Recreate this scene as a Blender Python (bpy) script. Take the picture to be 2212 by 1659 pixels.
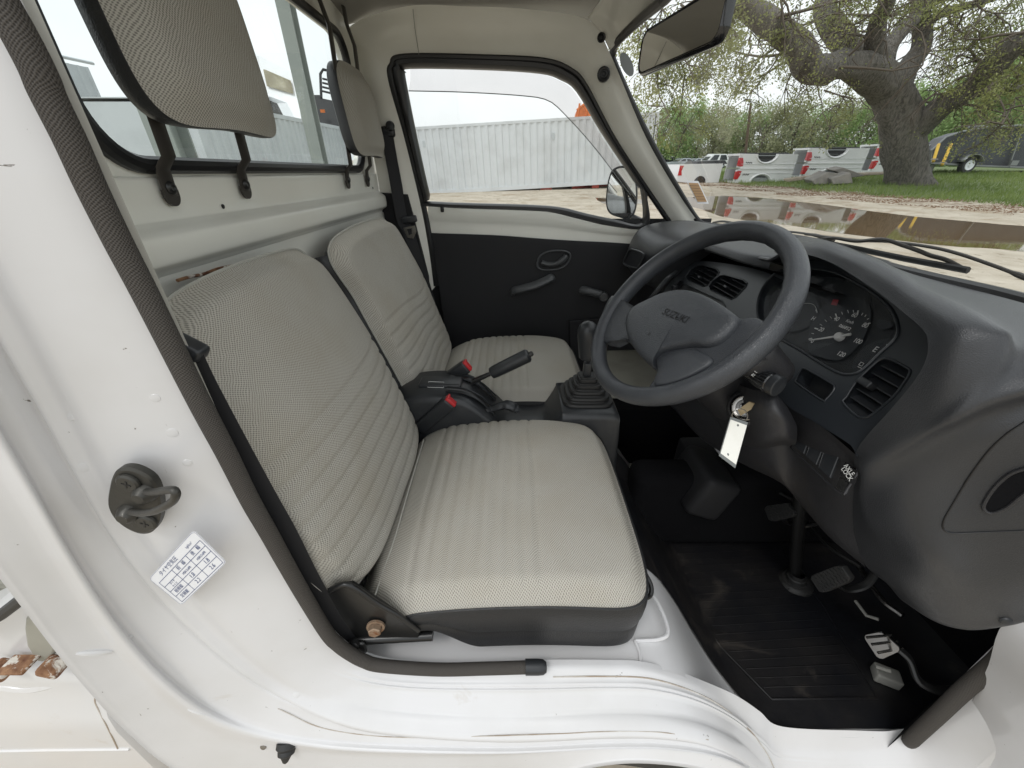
import bpy, bmesh, math, random
from math import sin, cos, pi, radians, atan2, sqrt, hypot
from mathutils import Vector, Matrix, noise
import numpy as np
random.seed(7); RNG = np.random.default_rng(7)
for o in list(bpy.data.objects): bpy.data.objects.remove(o)
SC = bpy.context.scene; COL = SC.collection
# ------------------------------------------------------------------ camera, sky, sun, exposure
H = 1.30; PITCH = 30.4; TILT = 28.98         # eye height; pitch over the ground; pitch over the (slightly leaning) truck
FP, CXP, CYP = 826.0, 1106.0, 829.5
cd = bpy.data.cameras.new('camera'); cam = bpy.data.objects.new('camera', cd); COL.objects.link(cam)
cam.location = (0, 0, H); cam.rotation_euler = (radians(90 - PITCH), 0, 0)
cd.sensor_width = 36; cd.lens = 36 * FP / 2212; cd.clip_start = 0.01; cd.clip_end = 2000
SC.camera = cam
SC.render.resolution_x = 1024; SC.render.resolution_y = 768
SUN_EL, SUN_AZ = 58, 215
w = bpy.data.worlds.new('World'); SC.world = w; w.use_nodes = True
nt = w.node_tree; nt.nodes.clear()
sky = nt.nodes.new('ShaderNodeTexSky'); sky.sky_type = 'NISHITA'; sky.sun_disc = False
sky.sun_elevation = radians(SUN_EL); sky.sun_rotation = radians(SUN_AZ); sky.dust_density = 4; sky.air_density = 1.2
hs = nt.nodes.new('ShaderNodeHueSaturation'); hs.inputs['Saturation'].default_value = .22
tc = nt.nodes.new('ShaderNodeTexCoord'); nz = nt.nodes.new('ShaderNodeTexNoise'); nz.inputs['Scale'].default_value = 2.2
nz.inputs['Detail'].default_value = 5
rp = nt.nodes.new('ShaderNodeValToRGB'); rp.color_ramp.elements[0].position = .35; rp.color_ramp.elements[1].position = .7
mx = nt.nodes.new('ShaderNodeMix'); mx.data_type = 'RGBA'
mx.inputs['B'].default_value = (8.2, 8.55, 8.7, 1)          # even cloud cover over the sky texture
ad = nt.nodes.new('ShaderNodeMath'); ad.operation = 'MULTIPLY_ADD'; ad.inputs[1].default_value = .3; ad.inputs[2].default_value = .62
bg = nt.nodes.new('ShaderNodeBackground'); bg.inputs['Strength'].default_value = .12
wo = nt.nodes.new('ShaderNodeOutputWorld')
L = nt.links.new
L(sky.outputs[0], hs.inputs['Color']); L(hs.outputs[0], mx.inputs['A']); L(tc.outputs['Generated'], nz.inputs['Vector'])
L(nz.outputs['Fac'], rp.inputs['Fac']); L(rp.outputs[0], ad.inputs[0]); L(ad.outputs[0], mx.inputs['Factor'])
L(mx.outputs['Result'], bg.inputs['Color']); L(bg.outputs[0], wo.inputs['Surface'])
sd = bpy.data.lights.new('sun', 'SUN'); sd.energy = .5; sd.angle = radians(14); sd.color = (1, .985, .96)
so = bpy.data.objects.new('sun', sd); COL.objects.link(so)
so.rotation_euler = (radians(90 - SUN_EL), 0, radians(180 - SUN_AZ) )
SC.view_settings.view_transform = 'Standard'; SC.view_settings.look = 'None'; SC.view_settings.gamma = 1
SC.view_settings.exposure = 0.44
try:
    SC.cycles.max_bounces = 12; SC.cycles.diffuse_bounces = 6; SC.cycles.transparent_max_bounces = 24
except Exception: pass

# ------------------------------------------------------------------ measuring helpers (photo units 2212 x 1659)
def ray(px, py, th=TILT):
    c, s = cos(radians(th)), sin(radians(th)); u = (px - CXP) / FP; v = -(py - CYP) / FP
    return Vector((u, c + v * s, -s + v * c))
def P(px, py, x=None, y=None, z=None, t=None, pl=None):
    d = ray(px, py)
    if x is not None: t = x / d.x
    elif y is not None: t = y / d.y
    elif z is not None: t = z / d.z
    elif pl is not None: t = pl[1] / d.dot(pl[0])       # plane n.p = k
    return d * t
def PW(px, py, t=None, z=None, y=None, x=None):
    d = ray(px, py, PITCH)
    if z is not None: t = (z - H) / d.z
    if y is not None: t = y / d.y
    if x is not None: t = x / d.x
    return Vector((0, 0, H)) + d * t
FN = Vector((1, 0, -.5)); FK = .612                     # dashboard face plane x - .5 z = .395 + ...
def PF(px, py, off=0): return P(px, py, pl=(FN, FK + off))
T0 = Vector((0, .90, -1.30))                            # truck origin on the ground
RX = Matrix.Rotation(radians(-(PITCH - TILT)), 4, 'X')
TRM = Matrix.Translation(Vector((0, 0, H)) + RX.to_3x3() @ T0) @ RX
def V(*a): return Vector(a)
def catmull(pts, n=6, closed=False):
    pts = [Vector(p) for p in pts]; N = len(pts); out = []
    segs = N if closed else N - 1
    for i in range(segs):
        if closed: p0, p1, p2, p3 = pts[(i-1) % N], pts[i], pts[(i+1) % N], pts[(i+2) % N]
        else:
            p1, p2 = pts[i], pts[i+1]; p0 = pts[i-1] if i else p1 * 2 - p2; p3 = pts[i+2] if i + 2 < N else p2 * 2 - p1
        for k in range(n):
            t = k / n
            out.append(.5 * ((2*p1) + (p2-p0)*t + (2*p0-5*p1+4*p2-p3)*t*t + (3*p1-p0-3*p2+p3)*t**3))
    if not closed: out.append(pts[-1].copy())
    return out
def resample(pts, n, closed=False):
    pts = [Vector(p) for p in pts]
    if closed: pts = pts + [pts[0]]
    d = [0]
    for a, b in zip(pts, pts[1:]): d.append(d[-1] + (b - a).length)
    out = []; j = 0; m = n if closed else n - 1
    for i in range(n):
        s = d[-1] * i / m
        while j < len(d) - 2 and d[j+1] < s: j += 1
        f = (s - d[j]) / max(1e-9, d[j+1] - d[j]); out.append(pts[j].lerp(pts[j+1], min(1, max(0, f))))
    return out
def smooth_grid(rows, n=5, m=5):
    a = [catmull(r, m) for r in rows]
    cols = [catmull([a[i][j] for i in range(len(a))], n) for j in range(len(a[0]))]
    return [[cols[j][i] for j in range(len(cols))] for i in range(len(cols[0]))]
def ss(a, b, x):
    t = min(1, max(0, (x - a) / (b - a))); return t * t * (3 - 2 * t)

# ------------------------------------------------------------------ materials
MATS = {}
def mat(name, col, rough=.5, metal=0, bump=None, var=None, coat=0, spec=.5, stains=None, coord='Object', emit=None):
    """bump=(kind,scale,strength,distance) var=(colour2,scale,detail,lo,hi) stains=(colour,scale,threshold)"""
    m = bpy.data.materials.new(name); m.use_nodes = True; MATS[name] = m
    t = m.node_tree; b = t.nodes['Principled BSDF']; l = t.links.new
    b.inputs['Base Color'].default_value = (*col, 1); b.inputs['Roughness'].default_value = rough
    b.inputs['Metallic'].default_value = metal; b.inputs['Coat Weight'].default_value = coat
    b.inputs['Specular IOR Level'].default_value = spec
    if emit: b.inputs['Emission Color'].default_value = (*emit[0], 1); b.inputs['Emission Strength'].default_value = emit[1]
    co = t.nodes.new('ShaderNodeTexCoord').outputs[coord]; src = None
    def noise_(scale, detail=5, dist=0, rough_=.55):
        n = t.nodes.new('ShaderNodeTexNoise'); n.inputs['Scale'].default_value = scale; n.inputs['Detail'].default_value = detail
        n.inputs['Distortion'].default_value = dist; n.inputs['Roughness'].default_value = rough_; l(co, n.inputs['Vector']); return n.outputs['Fac']
    def mixc(fac, a, bb):
        x = t.nodes.new('ShaderNodeMix'); x.data_type = 'RGBA'; l(fac, x.inputs['Factor'])
        if isinstance(a, tuple): x.inputs['A'].default_value = (*a, 1)
        else: l(a, x.inputs['A'])
        x.inputs['B'].default_value = (*bb, 1); return x.outputs['Result']
    def rmp(f, lo, hi):
        r = t.nodes.new('ShaderNodeMapRange'); r.inputs['From Min'].default_value = lo; r.inputs['From Max'].default_value = hi
        l(f, r.inputs['Value']); return r.outputs['Result']
    cur = col
    if var: cur = mixc(rmp(noise_(var[1], var[2]), var[3], var[4]), cur, var[0])
    def st_noise(s):
        f = noise_(s[1], 6, .6, .65)
        if len(s) > 4: mp = t.nodes.new('ShaderNodeMapping'); mp.inputs['Scale'].default_value = s[4]; l(co, mp.inputs['Vector']); l(mp.outputs[0], f.node.inputs['Vector']); f.node.inputs['Distortion'].default_value = 0
        return f
    for s in (stains or []): cur = mixc(rmp(st_noise(s), s[2], s[2] + (s[3] if len(s) > 3 else .04)), cur, s[0])
    if not isinstance(cur, tuple): l(cur, b.inputs['Base Color'])
    if bump:
        k, sc, st, di = bump
        bp = t.nodes.new('ShaderNodeBump'); bp.inputs['Strength'].default_value = st; bp.inputs['Distance'].default_value = di
        if k == 'noise': l(noise_(sc, 4), bp.inputs['Height'])
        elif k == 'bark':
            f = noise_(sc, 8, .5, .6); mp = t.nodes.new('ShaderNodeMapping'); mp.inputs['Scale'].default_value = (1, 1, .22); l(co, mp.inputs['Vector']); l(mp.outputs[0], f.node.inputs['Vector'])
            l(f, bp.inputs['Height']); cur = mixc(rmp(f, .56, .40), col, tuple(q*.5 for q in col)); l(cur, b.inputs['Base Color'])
        else:
            vo = t.nodes.new('ShaderNodeTexVoronoi'); vo.feature = 'DISTANCE_TO_EDGE' if k == 'leather' else 'F1'
            vo.inputs['Scale'].default_value = sc; l(co, vo.inputs['Vector'])
            r = rmp(vo.outputs['Distance'], 0, .25 if k == 'leather' else .6); l(r, bp.inputs['Height'])
        l(bp.outputs[0], b.inputs['Normal'])
    return m
def weave(name, ax, dark, light, p=.0046, rough=.85, uv=False, depth=.0012, st=.6):
    """woven cloth: two crossed sine waves over the two axes ax of object space (or over the UV map)"""
    m = bpy.data.materials.new(name); m.use_nodes = True; MATS[name] = m; t = m.node_tree; l = t.links.new
    b = t.nodes['Principled BSDF']; b.inputs['Roughness'].default_value = rough; b.inputs['Specular IOR Level'].default_value = .3
    tcn = t.nodes.new('ShaderNodeTexCoord'); sp = t.nodes.new('ShaderNodeSeparateXYZ'); l(tcn.outputs['UV' if uv else 'Object'], sp.inputs[0])
    def M(op, a, bb=None):
        n = t.nodes.new('ShaderNodeMath'); n.operation = op
        for i, x in enumerate((a, bb)):
            if x is None: continue
            if isinstance(x, (int, float)): n.inputs[i].default_value = x
            else: l(x, n.inputs[i])
        return n.outputs[0]
    a, c = sp.outputs[ax[0]], sp.outputs[ax[1]]
    k = 2 * pi / p
    nd = t.nodes.new('ShaderNodeTexNoise'); nd.inputs['Scale'].default_value = 55; nd.inputs['Detail'].default_value = 3; l(tcn.outputs['Object'], nd.inputs['Vector'])
    nd2 = M('MULTIPLY', M('SUBTRACT', nd.outputs['Fac'], .5), .0045); a = M('ADD', a, nd2); c = M('SUBTRACT', c, nd2)
    w1 = M('SINE', M('MULTIPLY', M('ADD', a, M('MULTIPLY', c, .25)), k)); w2 = M('SINE', M('MULTIPLY', M('SUBTRACT', c, M('MULTIPLY', a, .12)), k * 1.15))
    f = M('MULTIPLY', w1, w2); f = M('MULTIPLY_ADD', f, .5); f.node.inputs[2].default_value = .5
    n = t.nodes.new('ShaderNodeTexNoise'); n.inputs['Scale'].default_value = 9; n.inputs['Detail'].default_value = 4; l(tcn.outputs['Object'], n.inputs['Vector'])
    x = t.nodes.new('ShaderNodeMix'); x.data_type = 'RGBA'; x.inputs['A'].default_value = (*dark, 1); x.inputs['B'].default_value = (*light, 1)
    r = t.nodes.new('ShaderNodeMapRange'); r.inputs['From Min'].default_value = .2; r.inputs['From Max'].default_value = .62; l(f, r.inputs['Value'])
    l(r.outputs[0], x.inputs['Factor'])
    y = t.nodes.new('ShaderNodeMix'); y.data_type = 'RGBA'; y.blend_type = 'MULTIPLY'; y.inputs['B'].default_value = (.93, .91, .87, 1)
    r2 = t.nodes.new('ShaderNodeMapRange'); r2.inputs['From Min'].default_value = .45; r2.inputs['From Max'].default_value = .8; l(n.outputs['Fac'], r2.inputs['Value'])
    l(r2.outputs[0], y.inputs['Factor']); l(x.outputs['Result'], y.inputs['A']); l(y.outputs['Result'], b.inputs['Base Color'])
    bp = t.nodes.new('ShaderNodeBump'); bp.inputs['Strength'].default_value = st; bp.inputs['Distance'].default_value = depth
    l(f, bp.inputs['Height']); l(bp.outputs[0], b.inputs['Normal']); return m
mat('paint', (.65, .65, .655), .34, 0, ('noise', 60, .03, .001), ((.70, .67, .64), 3, 4, .42, .75), .5,
    stains=[((.30, .24, .19), 38, .715, .02), ((.55, .50, .44), 7, .66, .12)])
mat('paint_in', (.80, .795, .73), .30, 0, ('noise', 80, .03, .001), ((.72, .70, .63), 4, 3, .4, .8), .25, stains=[((.4, .36, .3), 45, .73, .02)])
mat('paint_sill', (.68, .675, .68), .28, 0, ('noise', 50, .03, .001), ((.61, .60, .59), 5, 5, .45, .8), .35,
    stains=[((.14, .12, .10), 60, .70, .012), ((.56, .53, .49), 11, .67, .09), ((.25,.21,.18), 1, .715, .02, (170, 34, 16))])
mat('sealer', (.36, .29, .22), .8, 0, None, ((.62, .60, .56), 14, 5, .4, .62))
mat('liner', (.33, .32, .29), .9, 0, ('noise', 500, .3, .001), ((.27, .26, .24), 6, 3, .3, .8))
weave('cloth_seat', (0, 1), (.235, .222, .197), (.50, .475, .42), p=.0042, st=.4)
weave('cloth_back', (1, 2), (.235, .222, .197), (.50, .475, .42), p=.0042, st=.4)
weave('cloth_head', (1, 2), (.20, .19, .17), (.47, .45, .40), p=.0046, st=.35)
weave('seal_knit', (0, 1), (.030, .027, .024), (.085, .077, .070), p=.0030, uv=True, depth=.001, rough=.7)
mat('cloth_plain', (.42, .41, .37), .85, 0, ('noise', 700, .4, .001))
mat('vinyl', (.016, .0165, .018), .42, 0, ('leather', 260, .35, .0006))
mat('dash', (.030, .0315, .035), .37, 0, ('leather', 480, .3, .0005), ((.023, .025, .029), 5, 3, .35, .75))
mat('dash_lower', (.022, .022, .0245), .45, 0, ('leather', 420, .35, .0005), ((.045, .040, .036), 7, 5, .55, .85), stains=[((.11, .09, .075), 16, .70, .1)])
mat('bezel', (.020, .023, .027), .33, 0, ('noise', 600, .12, .0004))
mat('wheel', (.036, .039, .045), .34, 0, ('leather', 420, .4, .0006), ((.048, .052, .058), 20, 3, .4, .8))
mat('plastic', (.022, .024, .027), .38, 0, ('noise', 400, .1, .0005), ((.05, .05, .05), 18, 4, .55, .9))
mat('plastic_gloss', (.012, .012, .013), .16, coat=.4)
mat('rubber', (.018, .018, .018), .55, 0, ('noise', 90, .1, .001), ((.045, .042, .038), 10, 5, .5, .9))
mat('rubber_seal', (.010, .010, .011), .35)
mat('trim', (.018, .018, .020), .65, 0, ('noise', 300, .15, .0005), ((.019, .0185, .0185), 9, 4, .5, .8), spec=.3)
mat('black_metal', (.012, .012, .012), .30, .0, ('noise', 120, .12, .0008), stains=[((.12, .045, .02), 22, .69, .06)])
mat('bar_metal', (.045, .040, .035), .42, .3, ('noise', 120, .1, .0008))
mat('striker', (.055, .053, .047), .42, .5, ('noise', 150, .3, .001), stains=[((.20, .19, .17), 90, .68, .05)])
mat('steel', (.34, .335, .33), .25, 1, ('noise', 60, .1, .001), ((.32, .30, .27), 30, 4, .4, .8))
mat('bolt_rust', (.33, .24, .17), .6, .6, ('noise', 200, .4, .001), stains=[((.20, .08, .03), 60, .5, .15)])
mat('rust', (.12, .045, .022), .85, 0, ('noise', 120, .8, .004), ((.34, .19, .10), 50, 6, .4, .65), stains=[((.62,.58,.52), 40, .56, .05)])
mat('mat_rubber', (.010, .0105, .013), .34, 0, ('noise', 14, .5, .006), ((.024, .022, .021), 7, 8, .40, .75), stains=[((.085, .074, .063), 7, .56, .25), ((.10,.09,.08), 120, .70, .03)])
mat('carpet', (.007, .007, .008), .95, 0, ('noise', 200, .4, .002), spec=.1)
mat('red', (.55, .03, .035), .35, emit=None)
mat('white_mark', (.75, .75, .73), .5)
mat('grey_mark', (.17, .18, .18), .6)
mat('label_white', (.80, .81, .84), .35)
mat('label_blue', (.06, .09, .22), .4)
mat('label_orange', (.48, .30, .16), .6)
mat('tag_white', (.86, .85, .79), .3, coat=.6, var=((.72, .70, .62), 25, 4, .5, .9))
mat('plastic_grey', (.065, .068, .072), .38, 0, ('noise', 400, .1, .0005))
mat('gauge_white', (.50, .50, .49), .5)
mat('gauge_red', (.22, .012, .018), .4)
mat('gauge', (.010, .012, .014), .6)
mat('gauge_ring', (.018, .021, .025), .6)
mat('cont_dull', (.30, .295, .27), .5)
mat('brass', (.35, .27, .16), .4, .8)
mat('grey_panel', (.34, .33, .28), .6, 0, ('noise', 20, .2, .003), ((.25, .24, .20), 8, 4, .4, .8))
m = mat('mirror', (.9, .9, .9), .02, 1)
def glassy(name, tint=(1, 1, 1), gl=.05, dirt=0):
    m = bpy.data.materials.new(name); m.use_nodes = True; MATS[name] = m; t = m.node_tree; t.nodes.clear(); l = t.links.new
    tr = t.nodes.new('ShaderNodeBsdfTransparent'); tr.inputs[0].default_value = (*tint, 1)
    g = t.nodes.new('ShaderNodeBsdfGlossy'); g.inputs['Roughness'].default_value = .01
    lw = t.nodes.new('ShaderNodeLayerWeight'); pw = t.nodes.new('ShaderNodeMath'); pw.operation = 'POWER'; pw.inputs[1].default_value = 4.5; l(lw.outputs['Facing'], pw.inputs[0])
    fr = t.nodes.new('ShaderNodeMath'); fr.operation = 'MULTIPLY_ADD'; fr.inputs[1].default_value = .6; fr.inputs[2].default_value = gl * .55; l(pw.outputs[0], fr.inputs[0])
    mxx = t.nodes.new('ShaderNodeMixShader'); o = t.nodes.new('ShaderNodeOutputMaterial')
    l(fr.outputs[0], mxx.inputs[0]); l(tr.outputs[0], mxx.inputs[1]); l(g.outputs[0], mxx.inputs[2]); last = mxx.outputs[0]
    if dirt:
        d = t.nodes.new('ShaderNodeBsdfDiffuse'); d.inputs[0].default_value = (.85, .85, .82, 1)
        n = t.nodes.new('ShaderNodeTexNoise'); n.inputs['Scale'].default_value = 5; n.inputs['Detail'].default_value = 6
        c = t.nodes.new('ShaderNodeTexCoord'); l(c.outputs['Object'], n.inputs['Vector'])
        r = t.nodes.new('ShaderNodeMapRange'); r.inputs['From Min'].default_value = .35; r.inputs['From Max'].default_value = .8
        r.inputs['To Min'].default_value = dirt * .4; r.inputs['To Max'].default_value = dirt * 1.6; l(n.outputs['Fac'], r.inputs['Value'])
        m2 = t.nodes.new('ShaderNodeMixShader'); l(r.outputs[0], m2.inputs[0]); l(last, m2.inputs[1]); l(d.outputs[0], m2.inputs[2]); last = m2.outputs[0]
    l(last, o.inputs['Surface']); return m
glassy('glass', (.97, .985, .975), .075, .018)
glassy('glass_rear', (.93, .97, .96), .075, .05)
glassy('visor', (.86, .83, .83), .06, .02)
glassy('lens', (.97, .97, .97), .01)

# ------------------------------------------------------------------ mesh builder
from mathutils.bvhtree import BVHTree
def caster(*obs):
    vs, fs = [], []
    for o in obs:
        k = len(vs); vs += [v.co + T0 for v in o.data.vertices]; fs += [[i + k for i in p.vertices] for p in o.data.polygons]
    t = BVHTree.FromPolygons(vs, fs)
    def f(px, py, off=0.0):
        d = ray(px, py).normalized(); r = t.ray_cast(Vector((0, 0, 0)), d)
        if r[0] is None: return d * .5
        n = r[1] if r[1].dot(d) < 0 else -r[1]
        return r[0] + n * off
    return f
class B:
    def __init__(s): s.v = []; s.f = []; s.mi = []; s.uv = []; s.m = 0
    def add(s, vs, fs, uvs=None):
        o = len(s.v); s.v += [Vector(x) for x in vs]; s.f += [tuple(i + o for i in f) for f in fs]; s.mi += [s.m] * len(fs)
        s.uv += uvs if uvs else [None] * len(fs); return s
    def grid(s, rows, closed=False, uvw=None):
        nr, nc = len(rows), len(rows[0]); vs = [p for r in rows for p in r]; fs = []; us = []
        for i in range(nr - 1):
            for j in range(nc if closed else nc - 1):
                k = (j + 1) % nc; fs.append((i*nc+j, i*nc+k, (i+1)*nc+k, (i+1)*nc+j))
                if uvw: us.append([(uvw[0][i], uvw[1]*j/nc), (uvw[0][i], uvw[1]*(j+1)/nc), (uvw[0][i+1], uvw[1]*(j+1)/nc), (uvw[0][i+1], uvw[1]*j/nc)])
        return s.add(vs, fs, us if uvw else None)
    def box(s, c, d, R=None):
        c = Vector(c); R = R or Matrix.Identity(3)
        vs = [c + R @ Vector((x*d[0]/2, y*d[1]/2, z*d[2]/2)) for x in (-1, 1) for y in (-1, 1) for z in (-1, 1)]
        return s.add(vs, [(0,1,3,2), (4,6,7,5), (0,4,5,1), (2,3,7,6), (0,2,6,4), (1,5,7,3)])
    def rbox(s, c, d, r=.01, R=None, seg=3):
        bm = bmesh.new(); bmesh.ops.create_cube(bm, size=1)
        for v in bm.verts: v.co = Vector((v.co.x*d[0], v.co.y*d[1], v.co.z*d[2]))
        bmesh.ops.bevel(bm, geom=list(bm.edges), offset=r, segments=seg, profile=.5, affect='EDGES')
        c = Vector(c); R = R or Matrix.Identity(3); bm.verts.ensure_lookup_table()
        vs = [c + R @ v.co for v in bm.verts]; fs = [[v.index for v in f.verts] for f in bm.faces]; bm.free(); return s.add(vs, fs)
    def hexa(s, p):   # 8 corner points: 4 bottom, 4 top
        return s.add(p, [(3,2,1,0), (4,5,6,7), (0,1,5,4), (1,2,6,5), (2,3,7,6), (3,0,4,7)])
    def tube(s, path, r, n=10, closed=False, caps=True, flat=1.0, up=None, fr=None):
        path = [Vector(p) for p in path]; N = len(path); rows = []; L_ = [0]
        for a, b in zip(path, path[1:]): L_.append(L_[-1] + (b - a).length)
        nrm = None
        for i in range(N):
            if closed: tg = path[(i+1) % N] - path[i-1]
            else: tg = path[min(N-1, i+1)] - path[max(0, i-1)]
            tg.normalize()
            if up is not None:
                nrm = Vector(up) - tg * tg.dot(Vector(up)); nrm.normalize()
            elif nrm is None:
                a = Vector((0, 0, 1)) if abs(tg.z) < .9 else Vector((1, 0, 0)); nrm = (a - tg * a.dot(tg)).normalized()
            else: nrm = (nrm - tg * nrm.dot(tg)).normalized()
            bi = tg.cross(nrm); ri = r[i] if isinstance(r, (list, tuple)) else r
            rows.append([path[i] + nrm * (cos(2*pi*k/n) * ri * flat) + bi * (sin(2*pi*k/n) * ri) for k in range(n)])
        if closed: rows.append(rows[0]); L_.append(L_[-1] + (path[0] - path[-1]).length)
        rm = r if not isinstance(r, (list, tuple)) else sum(r) / len(r)
        s.grid(rows, True, (L_, 2 * pi * rm))
        if caps and not closed:
            o = len(s.v); s.v += [p for p in rows[0]] + [p for p in rows[-1]]
            s.f += [tuple(o + n - 1 - k for k in range(n)), tuple(o + n + k for k in range(n))]; s.mi += [s.m] * 2; s.uv += [None] * 2
        return s
    def lathe(s, o, ax, prof, n=24, cap=True):
        """prof: list of (distance along axis, radius)"""
        o = Vector(o); ax = Vector(ax).normalized(); a = Vector((0, 0, 1)) if abs(ax.z) < .9 else Vector((1, 0, 0))
        e1 = (a - ax * a.dot(ax)).normalized(); e2 = ax.cross(e1)
        rows = [[o + ax * h + e1 * (cos(2*pi*k/n) * max(r, 1e-5)) + e2 * (sin(2*pi*k/n) * max(r, 1e-5)) for k in range(n)] for h, r in prof]
        return s.grid(rows, True)
    def plate(s, outer, holes=(), th=None, n=None):
        """planar polygon with holes, filled by triangles; th = thickness along n"""
        bm = bmesh.new(); ed = []
        for lp in [outer] + list(holes):
            vs = [bm.verts.new(p) for p in lp]
            ed += [bm.edges.new((vs[i], vs[(i+1) % len(vs)])) for i in range(len(vs))]
        bmesh.ops.triangle_fill(bm, use_beauty=True, use_dissolve=False, edges=ed)
        if n is not None:
            bmesh.ops.recalc_face_normals(bm, faces=list(bm.faces))
            if bm.faces and sum((f.normal.dot(n) for f in bm.faces)) < 0: bmesh.ops.reverse_faces(bm, faces=list(bm.faces))
        bm.verts.ensure_lookup_table(); bm.verts.index_update()
        s.add([v.co.copy() for v in bm.verts], [[v.index for v in f.verts] for f in bm.faces]); bm.free()
        if th:
            for lp in [outer] + list(holes):
                lp = [Vector(p) for p in lp]; m_ = len(lp)
                s.add(lp + [p - Vector(n) * th for p in lp], [(i, (i+1) % m_, m_ + (i+1) % m_, m_ + i) for i in range(m_)])
        return s
    def ngon(s, pts): return s.add(pts, [tuple(range(len(pts)))])
    def prism(s, pts, d):
        pts = [Vector(p) for p in pts]; n = len(pts); d = Vector(d)
        return s.add(pts + [p + d for p in pts], [tuple(range(n))[::-1], tuple(range(n, 2*n))] + [(i, (i+1) % n, n + (i+1) % n, n + i) for i in range(n)])
    def text(s, txt, o, ex, ey, size, align='CENTER', spacing=1.0, off=None):
        """flat lettering: origin o, baseline direction ex, up direction ey (truck or world space)"""
        cu = bpy.data.curves.new('t', 'FONT'); cu.body = txt; cu.size = 1; cu.align_x = align; cu.align_y = 'CENTER'; cu.space_character = spacing
        cu.resolution_u = 3
        if off: cu.offset = off
        ob = bpy.data.objects.new('t', cu); COL.objects.link(ob); dg = bpy.context.evaluated_depsgraph_get(); dg.update()
        me = bpy.data.meshes.new_from_object(ob.evaluated_get(dg))
        ex = Vector(ex).normalized() * size; ey = Vector(ey).normalized() * size; o = Vector(o)
        s.add([o + ex * v.co.x + ey * v.co.y for v in me.vertices], [tuple(p.vertices) for p in me.polygons])
        bpy.data.meshes.remove(me); bpy.data.objects.remove(ob); bpy.data.curves.remove(cu); return s
    def obj(s, name, mats, parent=None, smooth=True, origin=None, sub=0, solid=0, auto=35, offset=1):
        me = bpy.data.meshes.new(name); tr = parent is not None and parent.get('_t')
        o_ = T0 if tr else Vector(origin or (0, 0, 0))
        me.from_pydata([tuple(p - o_) for p in s.v], [], s.f)
        ms = mats if isinstance(mats, (list, tuple)) else [mats]
        for q in ms: me.materials.append(MATS[q])
        if len(ms) > 1: me.polygons.foreach_set('material_index', s.mi)
        if any(u is not None for u in s.uv):
            uvl = me.uv_layers.new(name='UVMap'); k = 0
            for f, u in zip(s.f, s.uv):
                for c in range(len(f)):
                    uvl.data[k].uv = u[c] if u else (0, 0); k += 1
        me.validate(); me.update()
        if smooth:
            me.polygons.foreach_set('use_smooth', [True] * len(me.polygons))
            if auto: me.set_sharp_from_angle(angle=radians(auto))
        ob = bpy.data.objects.new(name, me); COL.objects.link(ob)
        if parent is not None:
            ob.parent = parent
            if tr: ob['_t'] = 1
        else: ob.location = o_
        if solid: md = ob.modifiers.new('solid', 'SOLIDIFY'); md.thickness = solid; md.offset = offset
        if sub: md = ob.modifiers.new('sub', 'SUBSURF'); md.levels = sub; md.render_levels = sub
        return ob
def fixn(ob):
    bm = bmesh.new(); bm.from_mesh(ob.data); bmesh.ops.remove_doubles(bm, verts=bm.verts, dist=1e-6); bmesh.ops.recalc_face_normals(bm, faces=bm.faces); bm.to_mesh(ob.data); bm.free(); return ob
def tag(o, label=None, cat=None, group=None, kind=None):
    for k, v in (('label', label), ('category', cat), ('group', group), ('kind', kind)):
        if v: o[k] = v
    return o
def empty(name, loc, rz=0):
    o = bpy.data.objects.new(name, None); COL.objects.link(o); o.location = loc; o.rotation_euler = (0, 0, rz); return o
def copy_tree(o, parent=None):
    c = o.copy(); COL.objects.link(c); c.parent = parent
    for ch in list(o.children): copy_tree(ch, c)
    return c
# ================================================================== THE TRUCK (everything in its own frame, camera at 0,0,0)
TR = empty('pickup_truck', (0, 0, 0)); TR.matrix_world = TRM; TR['_t'] = 1
tag(TR, 'small white cab-over truck seen through its open door, grey woven seats and black dashboard', 'truck')
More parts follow.
